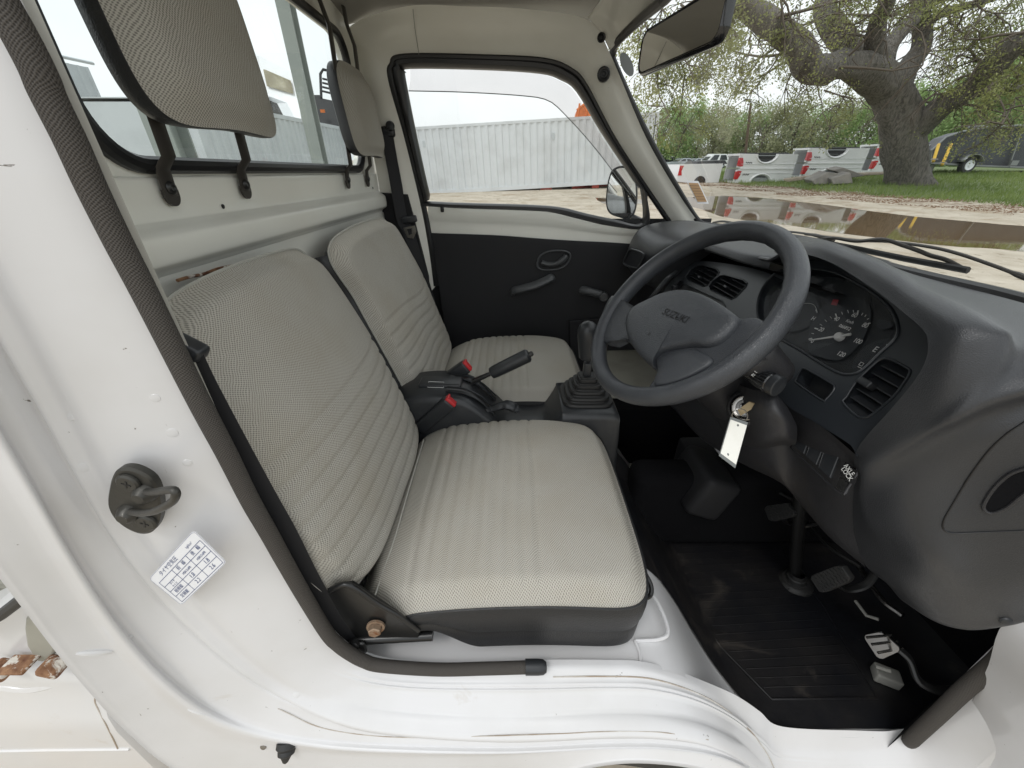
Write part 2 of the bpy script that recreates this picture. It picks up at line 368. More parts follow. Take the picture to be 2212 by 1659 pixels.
# ---------------- door opening: pillar, jamb, sill and wheel arch lofted from one set of curves
def sp(e, y):                       # station point: pixel at depth y, or a truck point
    return V(*e) if len(e) == 3 else P(e[0], e[1], y=y)
ST = [((-.27,.36,.40),(-.36,.31,.40),(-.37,.27,.40),(-.40,.24,.40)),
 ((-.312,.325,.25),(-.395,.29,.25),(-.36,.24,.25),(-.38,.21,.25)),
 ((52,93),(-.400,.285,.08),(-.363,.235,.06),(-.385,.2,.05)),
 ((155,309),(-.405,.285,-.04),(-.367,.235,-.06),(-.392,.2,-.08)),
 ((255,521),(90,878),(0,915),(-.405,.2,-.19)),
 ((350,706),(150,1030),(94,1104),(0,1203)),
 ((436,878),(203,1142),(150,1215),(71,1325)),
 ((540,1080),(264,1227),(189,1278),(110,1380)),
 ((612,1208),(330,1302),(264,1387),(165,1450)),
 ((660,1292),(424,1387),(340,1475),(240,1538)),
 ((707,1368),(518,1467),(424,1552),(353,1659)),
 ((754,1410),(600,1532),(505,1590),(420,1730)),
 ((825,1437),(707,1575),(640,1618),(600,1760)),
 ((942,1446),(860,1594),(840,1622),(820,1760)),
 ((1157,1443),(1100,1591),(1100,1618),(1100,1700)),
 ((1300,1443),(1316,1582),(1316,1608),(1290,1650)),
 ((1400,1448),(1430,1584),(1440,1610),(1430,1645)),
 ((1500,1478),(1530,1600),(1550,1628),(1560,1670)),
 ((1580,1520),(1610,1640),(1630,1668),(1640,1710)),
 ((1640,1566),(1665,1695),(1680,1730),(1690,1780)),
 ((1690,1598),(1710,1730),(1720,1765),(1730,1830)),
 ((1850,1606),(1860,1740),(1860,1775),(1860,1840)),
 ((1930,1606),(1990,1720),(2010,1765),(2040,1830)),
 ((1985,1582),(2100,1665),(2150,1710),(2200,1760)),
 ((2080,1492),(2200,1570),(2250,1600),(2310,1640)),
 ((2212,1370),(2330,1440),(2380,1470),(2450,1500)),
 ((.745,.31,-.38),(.80,.27,-.38),(.815,.235,-.38),(.84,.2,-.38)),
 ((.735,.31,-.16),(.79,.27,-.16),(.805,.235,-.16),(.83,.2,-.16))]
def lerp(a, b, f): return a + (b - a) * f
L0, L1, L2, L3 = [], [], [], []
for i, st in enumerate(ST):
    f = ss(10, 13, i); g = 1 - ss(19, 22, i)
    if i < 12: st = (st[0], st[1], tuple(q*.258/.235 for q in st[2]) if len(st[2]) == 3 else st[2], tuple(q*.232/.20 for q in st[3]) if len(st[3]) == 3 else st[3])
    L0.append(sp(st[0], .32 if i < 22 else .315)); L1.append(sp(st[1], lerp(.285, .255, f))); yo2 = .258 if i < 21 else .235; yo3 = .232 if i < 21 else .20
    L2.append(sp(st[2], lerp(yo2, .245, f * g))); L3.append(sp(st[3], lerp(yo3, .232, f * g)))
for Ls in (L1, L2, L3):
    for _ in range(3):
        old = [p.copy() for p in Ls]
        for i in range(2, 14): Ls[i] = old[i]*.5 + (old[i-1] + old[i+1])*.25
C0, C1, C2, C3 = [catmull(x, 8) for x in (L0, L1, L2, L3)]
rows = []
for k, (a, b, c, d) in enumerate(zip(C0, C1, C2, C3)):
    q = k / 8; sill = ss(10.5, 12.5, q) * (1 - ss(18, 21, q)); pil = 1 - ss(10, 12, q)
    n1 = Vector((0, -.35, .94)) if sill > .5 else Vector((0, -1, 0))
    r = [a + V(0, .012, .024*ss(17, 19, q)*(1 - ss(22, 23.5, q))), a + V(0, .0, .003*ss(17, 19, q))]
    for f_, h in ((.10, 0), (.2, 0), (.26, .0028), (.30, 0), (.33, .0028), (.38, 0), (.55, 0), (.70, 0)):
        r.append(a.lerp(b, f_) + Vector((0, -.35, .94)) * h * sill + V(0, -1, 0) * .006 * pil * sin(pi * f_))
    r += [a.lerp(b, .80) + V(0, 0, .004) * sill, a.lerp(b, .87) + V(0, -.008, .001) * sill, a.lerp(b, .93) + V(0, -.012, -.004) * sill + V(0, -.004, 0) * pil, a.lerp(b, .985) + V(0, -.003, -.004) * sill + V(0,.002,0) * pil, b]
    r += [b.lerp(c, .12) + V(0, 0, -.002), b.lerp(c, .5), b.lerp(c, .8) + V(-.006, 0, .0) * pil, b.lerp(c, .92) + V(.006, -.004, 0) * pil, c + V(.009, -.007, 0) * pil + V(0, -.006, .002) * sill, c.lerp(d, .12) + V(.002, -.004, 0) * pil, c.lerp(d, .3), c.lerp(d, .7), c.lerp(d, .95), d, d + V(-.006 * pil, .006, -.004 * sill), d + V(-.012 * pil, .10, -.004)]
    rows.append(catmull(r, 2))
b = B(); b.grid(rows)
jamb = b.obj('door_jamb', 'paint_sill', TR, auto=0)
JC = caster(jamb)
# small ribs pressed into the pillar
for (x0, y0, x1, y1, yy, r) in ((165, 1412, 243, 1408, .215, .0045), (405, 1533, 445, 1545, .235, .003), (247, 1385, 286, 1376, .255, .003)):
    a, c = JC(x0, y0, -.001), JC(x1, y1, -.001); pts = resample([a, c], 9); b = B()
    b.tube(pts, [r * sin(pi * (i + .6) / 9.2) ** .4 for i in range(9)], 10); b.obj('pressed_rib', 'paint_sill', TR)
# inner faces of the pillar back to the bulkhead, floor pan
def floor_z(x): return -.722 - (.985 - .722) * ss(.245, .50, x)
b = B(); rows = []
xs = [-.47, -.3, -.1, .1, .2, .24] + [.24 + .02 * i for i in range(1, 14)] + [.6, .75, .9, 1.0]
for x in xs: rows.append([V(x, y, floor_z(x) + (.0 if y > .33 else 0)) for y in (.325, .335, .36, .5, .7, .9, 1.1, 1.3, 1.47)])
b.grid(rows); b.obj('floor_pan', 'paint_sill', TR, auto=60)
b = B(); b.grid([[V(-.325, .335, z), V(-.36, .37, z), V(-.47, .375, z)] for z in (-.73, -.5, -.2, 0, .2, .42)])
b.grid([[V(-.31, .338, z), V(-.325, .336, z)] for z in (-.72, 0, .40)])
b.obj('pillar_inner', 'paint_in', TR)
b = B(); b.tube(catmull([JC(x, y, .0003) for x, y in ((1195,1462),(1300,1461),(1400,1465),(1490,1491),(1560,1527),(1620,1578),(1655,1625),(1672,1660))], 8), .0011, 6); b.obj('seam_sealer', 'sealer', TR)
b = B(); b.tube(catmull([JC(x, y, .0002) for x, y in ((600,1530),(700,1573),(850,1592),(1040,1590),(1200,1585),(1316,1580),(1430,1582),(1530,1598))], 8), .0007, 6); b.obj('seam_sealer', 'sealer', TR)
for x, y, r_ in ((372,935,.006),(405,1000,.005),(335,860,.005),(180,1010,.006),(470,1215,.005),(640,1500,.006),(150,900,.005)):
    q = JC(x, y); e_ = JC(x + 8, y) - q; n_q = e_.cross(JC(x, y + 8) - q).normalized(); n_q = n_q if n_q.y < 0 else -n_q
    b = B(); b.lathe(q - n_q*.0008, n_q, [(0, r_), (.0011, r_*.8), (.0014, r_*.4), (.0014, 0)], 18); b.obj('weld_dimple', 'paint_sill', jamb)
# pressed bead on the seat base
b = B()
bead = [P(1395, 1265, z=-.716), P(1425, 1310, z=-.716), P(1443, 1362, z=-.718), P(1425, 1380, z=-.718), P(1372, 1384, z=-.718)]
b.tube(catmull(bead, 6), .0035, 8)
b.tube(catmull([P(1372, 1384, z=-.718), P(1382, 1410, z=-.719), P(1384, 1440, z=-.719)], 5), .003, 8)
b.obj('seam_bead', 'paint_sill', TR)
# ---------------- knitted door seal with its end cap
sl = [V(-.29,.315,.33), V(-.318,.315,.18)] + [P(x, y, y=.315) for x, y in ((52,93),(105,208),(155,309),(200,409),(255,521),(305,617),(350,706),(436,878),(490,980),(540,1080),(580,1150),(612,1208),(660,1292),(707,1368),(730,1392),(754,1410),(785,1427),(825,1438),(942,1446),(1050,1444),(1150,1441))]
b = B(); b.tube(catmull(sl, 8), .0094, 14)
seal = b.obj('door_seal', 'seal_knit', TR)
b = B(); e = P(1135, 1441, y=.315); e2 = P(1180, 1441, y=.315); b.tube([e, e.lerp(e2, .6), e.lerp(e2, .85), e2, e2.lerp(e, -.03)], [.0112, .0112, .0105, .0075, .003], 16, flat=1)
b.obj('seal_cap', 'plastic', seal)
fs = [V(.735, .305, -.16), V(.745, .305, -.38)] + [P(x, y, y=.305) for x, y in ((2212, 1370), (2150, 1432), (2080, 1492), (2030, 1540), (1985, 1582), (1968, 1598))]
fs.append(P(1958, 1606, y=.312)); fc8 = catmull(fs, 8); b = B(); b.tube(fc8, [.0115]*(len(fc8)-9) + [.0112,.011,.0108,.0105,.010,.009,.0075,.0055,.003], 14); b.obj('door_seal', 'seal_knit', TR)
# ---------------- striker, label, buffer, screw
st = B(); yS = .278
out = [P(x, y, y=yS) for x, y in ((258,1012),(283,1010),(310,1020),(330,1035),(342,1058),(348,1090),(345,1125),(330,1148),(305,1153),(275,1142),(248,1120),(234,1090),(238,1050),(246,1025))]
out = catmull(out, 4, True); c0 = sum(out, V(0,0,0)) / len(out)
st.plate([p + V(0,.0,0) for p in out], (), .006, V(0,-1,0)); st.plate([c0 + (p - c0) * .93 + V(0,-.0015,0) for p in out], (), None, V(0,-1,0))
st.grid([out, [c0 + (p - c0) * .93 + V(0,-.0015,0) for p in out]], True)
for (x, y) in ((318, 1062), (283, 1105)): st.lathe(P(x, y, y=yS), (0, -1, 0), [(-.002, .0115), (.003, .0105), (.008, .008), (.011, .0055), (.011, 0)], 20)
S = st.obj('door_striker', 'striker', TR)
b = B(); lp = [P(318, 1062, y=yS - .008), P(333, 1063, y=yS - .022), P(352, 1060, y=yS - .035), P(372, 1058, y=yS - .042), P(380, 1066, y=yS - .044), P(374, 1082, y=yS - .043), P(352, 1096, y=yS - .040), P(330, 1105, y=yS - .032), P(305, 1108, y=yS - .02), P(283, 1105, y=yS - .008)]
b.tube(catmull(lp, 6), .0034, 12); b.obj('striker_loop', 'striker', S)
for (x, y) in ((279, 1042), (318, 1127)):
    b = B(); o = P(x, y, y=yS - .002); b.lathe(o, (0, -1, 0), [(0, .0108), (.002, .0105), (.0035, .0085), (.0035, .0001)], 24)
    b.m = 1
    for a in (0.4, 0.4 + pi / 2): b.box(o + V(0, -.0037, 0), (.0085, .0006, .0016), Matrix.Rotation(a, 3, 'Y'))
    b.obj('screw', ['striker', 'rubber_seal'], S)
# label
def quad_frame(tl, tr, bl, y, off=0):
    a, c, d = P(*tl, y=y - off), P(*tr, y=y - off), P(*bl, y=y - off); return a, (c - a), (d - a)
yl = .2775; A, EX, EY = quad_frame((322, 1249), (419, 1144), (393, 1307), yl)   # text runs from lower left to upper right
W_, H_ = EX.length, EY.length; ex, ey = EX.normalized(), -EY.normalized()
def lab(u, v, off=0): return A + EX * u + EY * v + V(0, -off, 0)
b = B(); rr = []
for cx, cy, a0 in ((.93, .07, -90), (.93, .93, 0), (.07, .93, 90), (.07, .07, 180)):
    for k in range(5): a = radians(a0 + 22.5 * k); rr.append((cx + .07 * cos(a), cy + .07 * sin(a) * 1.0))
b.plate([lab(u, v, .0006) for u, v in rr], (), .0006, V(0, -1, 0)); b.m = 1
def line(u0, v0, u1, v1, wd=.0006):
    p, q = lab(u0, v0, .0009), lab(u1, v1, .0009); d = (q - p).normalized().cross(V(0, 1, 0)) * wd / 2; b.add([p - d, q - d, q + d, p + d], [(0, 1, 2, 3)])
for i in range(len(rr)): (u0, v0), (u1, v1) = rr[i], rr[(i+1) % len(rr)]; line(.5 + (u0-.5)*.985, .5 + (v0-.5)*.975, .5 + (u1-.5)*.985, .5 + (v1-.5)*.975, .0003)
for v in (.24, .40, .57, .74, .94): line(.06, v, .96, v)
for u in (.06, .35, .655, .96): line(u, .24, u, .94)
def tx(s, u, v, sz, al='CENTER', sp_=1.0): b.text(s, lab(u, v, .0009), ex, ey, sz * H_, al, sp_)
tx('タイヤ空気圧', .36, .13, .135); tx('kgf/cm²', .80, .14, .085)
tx('前　輪', .50, .32, .12); tx('後　輪', .81, .32, .12)
tx('タイヤ', .21, .445, .075); tx('サイズ', .21, .53, .075); tx('145R12-6PR', .50, .49, .088, sp_=.85); tx('145R12-6PR', .81, .49, .088, sp_=.85)
tx('軽積載', .20, .66, .115); tx('1.8', .50, .66, .15); tx('1.8', .81, .66, .15)
tx('定積載', .20, .84, .115); tx('2.2', .50, .84, .15); tx('2.6', .81, .84, .15)
b.obj('tyre_pressure_label', ['label_white', 'label_blue'], TR, smooth=False)
b = B(); o = JC(618, 1612); b.lathe(o + V(0,.004,0), (0.05, -.6, -.55), [(-.004, .015), (.004, .0155), (.008, .012), (.0095, .0125), (.014, .0118), (.0165, .008), (.018, .0072), (.024, .004), (.026, .001)], 24)
b.obj('door_buffer', 'rubber', TR)
b = B(); b.lathe(JC(569, 1613), (0, -.7, .3), [(0, .005), (.0012, .0045), (.0018, .0015), (.0018, 0)], 16); b.obj('screw', 'steel', TR)

# ---------------- bulkhead behind the seats, with the rear window opening
bulk = [(-.462, -.004), (-.455, -.010), (-.4545, -.050), (-.450, -.058), (-.437, -.066), (-.431, -.075), (-.431, -.098), (-.436, -.106), (-.449, -.116), (-.452, -.14), (-.452, -.30), (-.44, -.55), (-.40, -.73)]
b = B(); cr = catmull([V(x, 0, z) for x, z in bulk], 5)
ys = [.34, .37, .385, .40] + [.42 + .03 * i for i in range(34)] + [1.45, 1.46, 1.475, 1.53]
def bx(p, y):          # press-marks: shallow pads round the head-restraint feet
    x = p.x
    for yc in (.565, .727, 1.19, 1.355):
        x -= .0045 * ss(.040, .028, abs(y - yc)) * ss(-.052, -.044, p.z)
    ed = ss(.37, .42, y) * ss(1.475, 1.45, y)
    return lerp(-.458, x, ed) if p.z > -.12 else x
b.grid([[V(bx(p, y), y, p.z) for y in ys] for p in cr])
RWX = -.462; RW = (.487, 1.362, .008, .32)          # rear window y0 y1 z0 z1
def rrect(y0, y1, z0, z1, r, n=7, x=RWX):
    o = []
    for cy, cz, a0 in ((y1 - r, z1 - r, 0), (y0 + r, z1 - r, 90), (y0 + r, z0 + r, 180), (y1 - r, z0 + r, 270)):
        for k in range(n + 1): a = radians(a0 + 90 * k / n); o.append(V(x, cy + r * cos(a), cz + r * sin(a)))
    return o
b.plate([V(RWX, .34, -.005), V(RWX, 1.53, -.005), V(RWX, 1.53, .43), V(RWX, .34, .43)], [rrect(*RW, .065)], .02, V(1, 0, 0))
BK = b.obj('rear_bulkhead', 'paint_in', TR)
for yy, zz in ((.66, -.047), (1.40, -.045)):
    h = B(); h.lathe(V(-.4535, yy, zz), (1, 0, 0), [(0, .0035), (.0006, .0033), (.0006, 0)], 12); h.obj('hole', 'rubber_seal', BK)
b = B(); ry0, ry1, rz0, rz1 = RW
b.tube(rrect(ry0, ry1, rz0, rz1, .065, 9, RWX + .004), .0105, 10, closed=True)
RWO = b.obj('window_seal', 'rubber_seal', TR)
b = B(); b.plate(rrect(ry0 + .003, ry1 - .003, rz0 + .003, rz1 - .003, .062, 9, RWX - .004), (), None, V(1, 0, 0)); b.obj('rear_window_glass', 'glass_rear', TR, smooth=False)
# ---------------- roof, header
b = B(); rows = []
for i in range(9):
    x = lerp(-.47, .30, i / 8); zz = .415 - .03 * ss(.15, .32, x) - .02 * ss(-.38, -.47, x); rows.append([V(x, y, zz - .035 * (abs(y - .9) / .56) ** 3.5) for y in [.36 + .045 * j for j in range(25)]])
b.grid(rows); RF = b.obj('roof_lining', 'liner', TR, auto=60, solid=0)
b = B(); b.grid([[p + V(0, 0, .02) for p in r] for r in rows]); b.obj('roof_panel', 'paint', TR, auto=60)
# ---------------- far side wall round the far door
W = [((942,617),1.50),((932,540),1.50),((915,446),1.50),((880,298),1.48),((846,175),1.455),((848,141),1.45),((876,122),1.445),((1051,124),1.445),((1177,131),1.445),((1233,151),1.45),((1266,186),1.455),((1326,298),1.47),((1397,406),1.49),((1452,487),1.495)]
Wp = [P(*p, y=y) for p, y in W]; Wc = catmull(Wp, 8)
Op = [V(-.455,1.475,-.55), V(-.455,1.475,-.33), V(-.455,1.475,-.1), V(-.46,1.475,.1), V(-.462,1.465,.30), V(-.462,1.44,.36), P(876,14,y=1.39), P(1013,14,y=1.39), P(1140,20,y=1.385), P(1272,44,y=1.36), P(1316,112,y=1.37), P(1396,298,y=1.41), P(1470,425,y=1.44), P(1514,487,y=1.455)]
Oc = catmull(Op, 8)
b = B(); rows = []
for a, c in zip(Wc, Oc):
    rows.append([a + V(0, .03, 0), a + V(0, .004, 0), a + V(0, -.004, 0)] + [a.lerp(c, f) + V(0, -.014 * sin(pi * min(1, f * 1.15)) if f < .87 else 0, 0) for f in (.15, .3, .5, .7, .85, 1)])
b.grid(rows)
SF = b.obj('side_frame', 'paint_in', TR, auto=60)
b = B(); b.tube([P(892, 20, y=1.377), P(896, 60, y=1.398), P(901, 92, y=1.415), P(905, 118, y=1.425)], .0009, 6); b.obj('panel_seam', 'liner', SF)
b = B(); b.lathe(P(1304, 160, y=1.378), (-.2, -1, 0), [(-.014, .018), (.002, .018), (.004, .0145), (.003, .011), (.005, .009), (.005, .006), (.003, .004), (.003, 0)], 22); b.obj('grommet', 'rubber_seal', TR)
for x, y in ((1319, 197), (1375, 296)):
    b = B(); b.lathe(P(x, y, y=1.425), (-.2, -1, 0), [(-.004, .0045), (.002, .0045), (.002, 0)], 10); b.obj('hole', 'rubber_seal', SF)
b = B(); b.grid([[V(x, 1.535, z) for x in (-.5, .1, .74)] for z in (-.95, -.5, -.15)]); b.obj('door_skin', 'trim', TR)
b = B(); b.tube(Wc, .0105, 10); b.obj('door_seal', 'rubber_seal', TR)
# corner trim of the windscreen header
b = B(); hd = [[P(1270, 36, y=1.34), P(1300, 72, y=1.345), P(1318, 108, y=1.36)], [P(1290, 10, y=1.30), P(1330, 40, y=1.30), P(1350, 72, y=1.31)], [P(1320, -30, y=1.18), P(1370, 0, y=1.18), P(1425, 2, y=1.13)], [P(1390, -110, y=.95), P(1470, -90, y=.95), P(1490, -60, y=.95)], [V(.24,.6,.38), V(.27,.6,.36), V(.295,.6,.325)], [V(.22,.36,.37), V(.26,.36,.35), V(.29,.37,.315)]]
b.grid(smooth_grid(hd, 6, 5)); b.obj('windscreen_header', 'paint_in', TR, auto=60, solid=.003)
b = B(); b.lathe(P(1299, 81, y=1.335), (-.4, -.9, -.2), [(-.004, .011), (.002, .011), (.003, .008), (.001, .006), (.004, .004), (.004, 0)], 18); b.obj('grommet', 'rubber_seal', TR)
# near windscreen pillar and front corner (outside the picture, seen only from other positions)
b = B(); b.tube([V(.72, .33, -.16), V(.60, .33, -.03), V(.45, .335, .15), V(.30, .345, .33), V(.18, .36, .40)], .026, 10, flat=.8); b.tube([V(.18, .36, .40), V(-.1, .36, .415), V(-.29, .35, .40), V(-.40, .33, .40)], .022, 10)
b.obj('windscreen_pillar', 'paint', TR)
# ---------------- far door
def yd(z): return 1.50 - .13 * max(0, z + .1)
def PD(x, y, off=0):
    p = P(x, y, y=1.5)
    for _ in range(3): p = P(x, y, y=yd(p.z) - off)
    return p
wo_ = [(876,124),(1051,127),(1174,134),(1229,155),(1261,189),(1322,300),(1392,408),(1398,430),(1398,492),(1319,489),(1252,474),(1196,460),(1140,455),(924,446),(914,428),(882,298),(848,167),(851,143)]
wi_ = [(883,144),(1051,147),(1168,155),(1213,169),(1248,195),(1302,285),(1375,394),(1388,412),(1389,483),(1325,474),(1268,462),(1214,449),(1140,443),(933,436),(926,422),(898,298),(872,167),(873,153)]
DO = [PD(*p) for p in wo_]; DI = [PD(*p) for p in wi_]
b = B(); o_, i_ = catmull(DO, 4, True), catmull(DI, 4, True)
b.grid([[p + V(0, .03, 0) for p in o_], [p + V(0,-.004,0) for p in o_], [p.lerp(q, .25) + V(0,-.012,0) for p, q in zip(o_, i_)], [p.lerp(q, .7) + V(0,-.012,0) for p, q in zip(o_, i_)], [q + V(0,-.002,0) for q in i_], [q + V(0, .03, 0) for q in i_]], True)
# door inner panel: white band then the dark trim card
rb = []
for k, (top, mid) in enumerate((((924,440),(928,507)), ((1000,448),(1000,509)), ((1080,450),(1080,512)), ((1150,452),(1150,517)), ((1196,456),(1196,520)), ((1252,470),(1252,523)), ((1319,485),(1319,526)), ((1398,488),(1385,531)), ((1470,495),(1450,540)))):
    a, c = PD(*top), PD(*mid); rb.append([a + V(0, .02, 0), a + V(0,-.003,0), a.lerp(c, .25) + V(0, -.004, 0), a.lerp(c, .45) + V(0, .001, 0), a.lerp(c, .6) + V(0, .006, 0), c + V(0, .006, 0), c + V(0, .010, -.03)])
b.m = 1; b.grid(smooth_grid(rb, 4, 3))
DR = b.obj('passenger_door', ['rubber_seal', 'paint_in'], TR, auto=50)
b = B(); tp = [(929,507),(1000,509),(1080,512),(1150,517),(1196,520),(1252,523),(1319,526),(1385,531),(1450,540)]
rows = []
for k, p in enumerate(tp):
    a = PD(*p); x1 = lerp(-.27, .62, k / 8); rows.append([a + V(0, .006, 0), a + V(0, -.001, -.001), V(lerp(a.x, x1, .3), 1.497, -.3), V(lerp(a.x, x1, .7), 1.49, -.5), V(x1, 1.485, -.78)])
b.grid(smooth_grid(rows, 4, 4)); b.obj('door_trim', 'trim', DR, auto=60)
b = B(); gl = [q + V(0, .006, 0) for q in i_]; b.ngon(gl); b.obj('window_glass', 'glass', DR, smooth=False)
# wind deflector outside the glass
do_ = [(884,147),(1051,150),(1165,158),(1208,172),(1243,198),(1297,288),(1368,398)]; di_ = [(876,191),(1000,194),(1130,202),(1185,212),(1220,240),(1290,318),(1369,423)]
b = B(); A1 = catmull([PD(*p) + V(0, .012, 0) for p in do_], 6); A2 = catmull([PD(*p) + V(0, .04, 0) for p in di_], 6); A2 = resample(A2, len(A1)); A1 = resample(A1, len(A2)); b.grid([A1, [p.lerp(q, .5) + V(0, .012, 0) for p, q in zip(A1, A2)], A2]); DV = b.obj('wind_deflector', 'visor', DR, auto=60)
b = B(); b.tube(A2, .0014, 6); b.obj('deflector_edge', 'grey_mark', DV)
b = B(); b.rbox(PD(955, 449, .006), (.012, .012, .028), .003); b.obj('window_clip', 'rubber_seal', DR)
# inside handle in its cup
b = B(); cup = catmull([PD(*p, .004) for p in ((1160,570),(1166,553),(1185,543),(1212,541),(1229,546),(1231,557),(1222,572),(1205,581),(1180,583),(1165,580))], 4, True); cc = sum(cup, V(0,0,0)) / len(cup)
b.grid([[p + V(0,.006,0) for p in cup], cup, [cc + (p-cc)*.93 + V(0,-.001,0) for p in cup], [cc + (p-cc)*.86 + V(0,.004,0) for p in cup], [cc + (p-cc)*.8 + V(0,.016,0) for p in cup], [cc + (p-cc)*.02 + V(0,.018,0) for p in cup]], True)
b.tube([p + V(0,-.002,0) for p in cup], .0035, 8, closed=True); HC = b.obj('handle_cup', 'plastic_grey', DR, auto=50)
b = B(); b.tube(catmull([PD(1170,567,.004), PD(1185,571,.008), PD(1203,569,.012), PD(1217,560,.014), PD(1224,552,.012)], 5), [.009] * 12 + [.011] * 9, 12); b.obj('door_handle', 'plastic_grey', HC)
b = B(); ph = [PD(1107,633,.0), PD(1110,628,.02), PD(1130,623,.032), PD(1155,616,.036), PD(1178,606,.036), PD(1192,599,.028), PD(1190,602,.0)]
b.tube(catmull(ph, 6), .0105, 10, flat=1.5); b.obj('pull_handle', 'plastic_grey', DR)
b = B(); b.lathe(PD(1260, 627, -.002), (0, -1, 0), [(0, .022), (.012, .019), (.018, .014), (.022, .0)], 20); b.tube(catmull([PD(1260,627,.016), PD(1275,630,.026), PD(1300,637,.034)], 5), [.017]*5 + [.015]*6, 12)
CRK = b.obj('window_crank', 'plastic_grey', DR); b = B(); b.lathe(PD(1303, 638, .03), (-.1, -1, 0), [(-.012, .012), (0, .0165), (.025, .0175), (.028, .0145), (.028, .011), (.025, .010), (.025, 0)], 20); b.obj('crank_knob', 'plastic_grey', CRK)
b = B(); pk = [PD(*p, .003) for p in ((1228, 690), (1300, 684), (1385, 690), (1385, 800), (1232, 775))]; pk2 = [p + V(0, -.028, 0) for p in pk]
b.add(pk + pk2, [(5,6,7,8,9)[::-1], (0,4,9,5), (2,3,8,7), (3,4,9,8)]); b.tube([pk2[0], pk2[1], pk2[2]], .004, 8); b.obj('map_pocket', 'trim', DR)
# wing mirror
b = B(); mo = catmull([P(x, y, y=1.64) for x, y in ((1311,405),(1317,378),(1326,364),(1345,358),(1366,366),(1374,390),(1376,430),(1370,462),(1358,473),(1335,469),(1316,460),(1309,440))], 4, True); mc = sum(mo, V(0,0,0)) / len(mo)
ax = V(.35, .9, 0)
b.grid([[mc + (p-mc)*.93 for p in mo], [p + V(0,0,0) for p in mo], [p + ax*.03 for p in mo], [mc + (p-mc)*.8 + ax*.06 for p in mo], [mc + (p-mc)*.3 + ax*.075 for p in mo]], True)
b.tube([P(1368, 470, y=1.64), P(1385, 478, y=1.60), P(1396, 482, y=1.53)], .012, 10)
WM = b.obj('wing_mirror', 'plastic', TR); b = B(); b.plate([mc + (p-mc)*.92 + V(0,-.0008,0) for p in mo], (), None, V(0,-1,0)); b.obj('mirror_glass', 'mirror', WM, smooth=False)

# ---------------- windscreen
def wsx(z, y): return .705 - .86 * (z + .155) + .03 * (1 - ((y - .9) / .56) ** 2)
gw = [[V(wsx(z, y), y, z) for y in [.345 + .0445 * j for j in range(26)]] for z in (-.165, -.1, 0, .1, .2, .315)]
b = B(); b.grid(gw); WS = b.obj('windscreen', 'glass', TR, auto=0)
far = [P(1434, 0, pl=(V(1, 0, .86), .705 - .86*.155)), P(1380, 45, y=1.22), P(1336, 88, y=1.34), P(1324, 112, y=1.385), P(1330, 146, y=1.40), P(1400, 296, y=1.43), P(1475, 428, y=1.455), P(1509, 479, y=1.46), P(1530, 487, y=1.43)]
bt = [P(1560, 492, y=1.37), P(1620, 500, y=1.25), P(1729, 518, y=1.02), P(1800, 535, y=.90), P(1900, 573, y=.745), P(2000, 600, y=.64), P(2212, 652, y=.49), V(.66, .36, -.155)]
b = B(); b.tube(catmull([V(.30, .36, .315), V(.325, .7, .315)] + far[:1], 4), .011, 8); b.tube(catmull(far + bt, 6), .0105, 10); b.obj('windscreen_seal', 'rubber_seal', TR)
# inspection sticker, antenna spot
b = B(); q = [P(x, y, y=1.415) for x, y in ((1484, 390), (1510, 391), (1533, 440), (1509, 440))]; b.add([p + V(-.004,-.004,0) for p in q], [(0,1,2,3)]); b.m = 1; c = sum(q, V(0,0,0)) / 4
b.add([c + (p-c)*.82 + V(-.005,-.0055,0) for p in q], [(0,1,2,3)]); b.m = 2
for k in range(1, 7): a, d = q[0].lerp(q[3], .09 + k*.117), q[1].lerp(q[2], .09 + k*.117); b.tube([a.lerp(d, .1) + V(-.006,-.0065,0), a.lerp(d, .9) + V(-.006,-.0065,0)], .0004, 4)
b.obj('sticker', ['label_white', 'label_orange', 'trim'], WS, smooth=False)
b = B(); c = P(1357, 139, y=1.35); o = []
for k in range(20): a = 2*pi*k/20; o.append(P(1354 + 13*cos(a) + 8*sin(a), 139 + 26*sin(a), y=1.34))
b.ngon(o); b.obj('sticker', 'grey_mark', WS, smooth=False)
# ---------------- rear-view mirror
ml, mr = P(1383, 118, y=.90), P(1566, 22, y=.72); mid = (ml + mr) / 2; lx = (mr - ml).normalized(); nq = ((V(-.28, 1.38, .40) - mid).normalized() - mid.normalized()).normalized(); mr = ray(1566, 22) * (ml.dot(nq) / ray(1566, 22).dot(nq)); mid = (ml + mr) / 2; lx = (mr - ml).normalized(); up = V(.03, .03, 1); nn = nq; up = nn.cross(lx).normalized(); up = -up if up.z < 0 else up
Wm = (mr - ml).length / 2 + .002; Hm = .034
def mrr(r, w, h, off, n=6):
    o = []
    for cx, cy, a0 in ((w - r, h - r, 0), (-w + r, h - r, 90), (-w + r, -h + r, 180), (w - r, -h + r, 270)):
        for k in range(n + 1): a = radians(a0 + 90*k/n); o.append(mid + lx*(cx + r*cos(a)) + up*(cy + r*sin(a)) + nn*off)
    return o
b = B(); b.grid([mrr(.016, Wm - .006, Hm - .006, .0), mrr(.018, Wm - .003, Hm - .003, .002), mrr(.02, Wm, Hm, -.004), mrr(.02, Wm - .002, Hm - .002, -.014), mrr(.018, Wm - .02, Hm - .014, -.022), mrr(.003, .01, .004, -.024)], True)
b.tube(catmull([mid - nn*.02, mid - nn*.05 + V(0,0,.02), V(mid.x + .01, mid.y + .01, .315)], 5), .009, 10)
RM = b.obj('rear_view_mirror', 'plastic_gloss', TR, auto=50); b = B(); b.plate(mrr(.016, Wm - .006, Hm - .006, .0005), (), None, nn); b.obj('mirror_glass', 'mirror', RM, smooth=False)
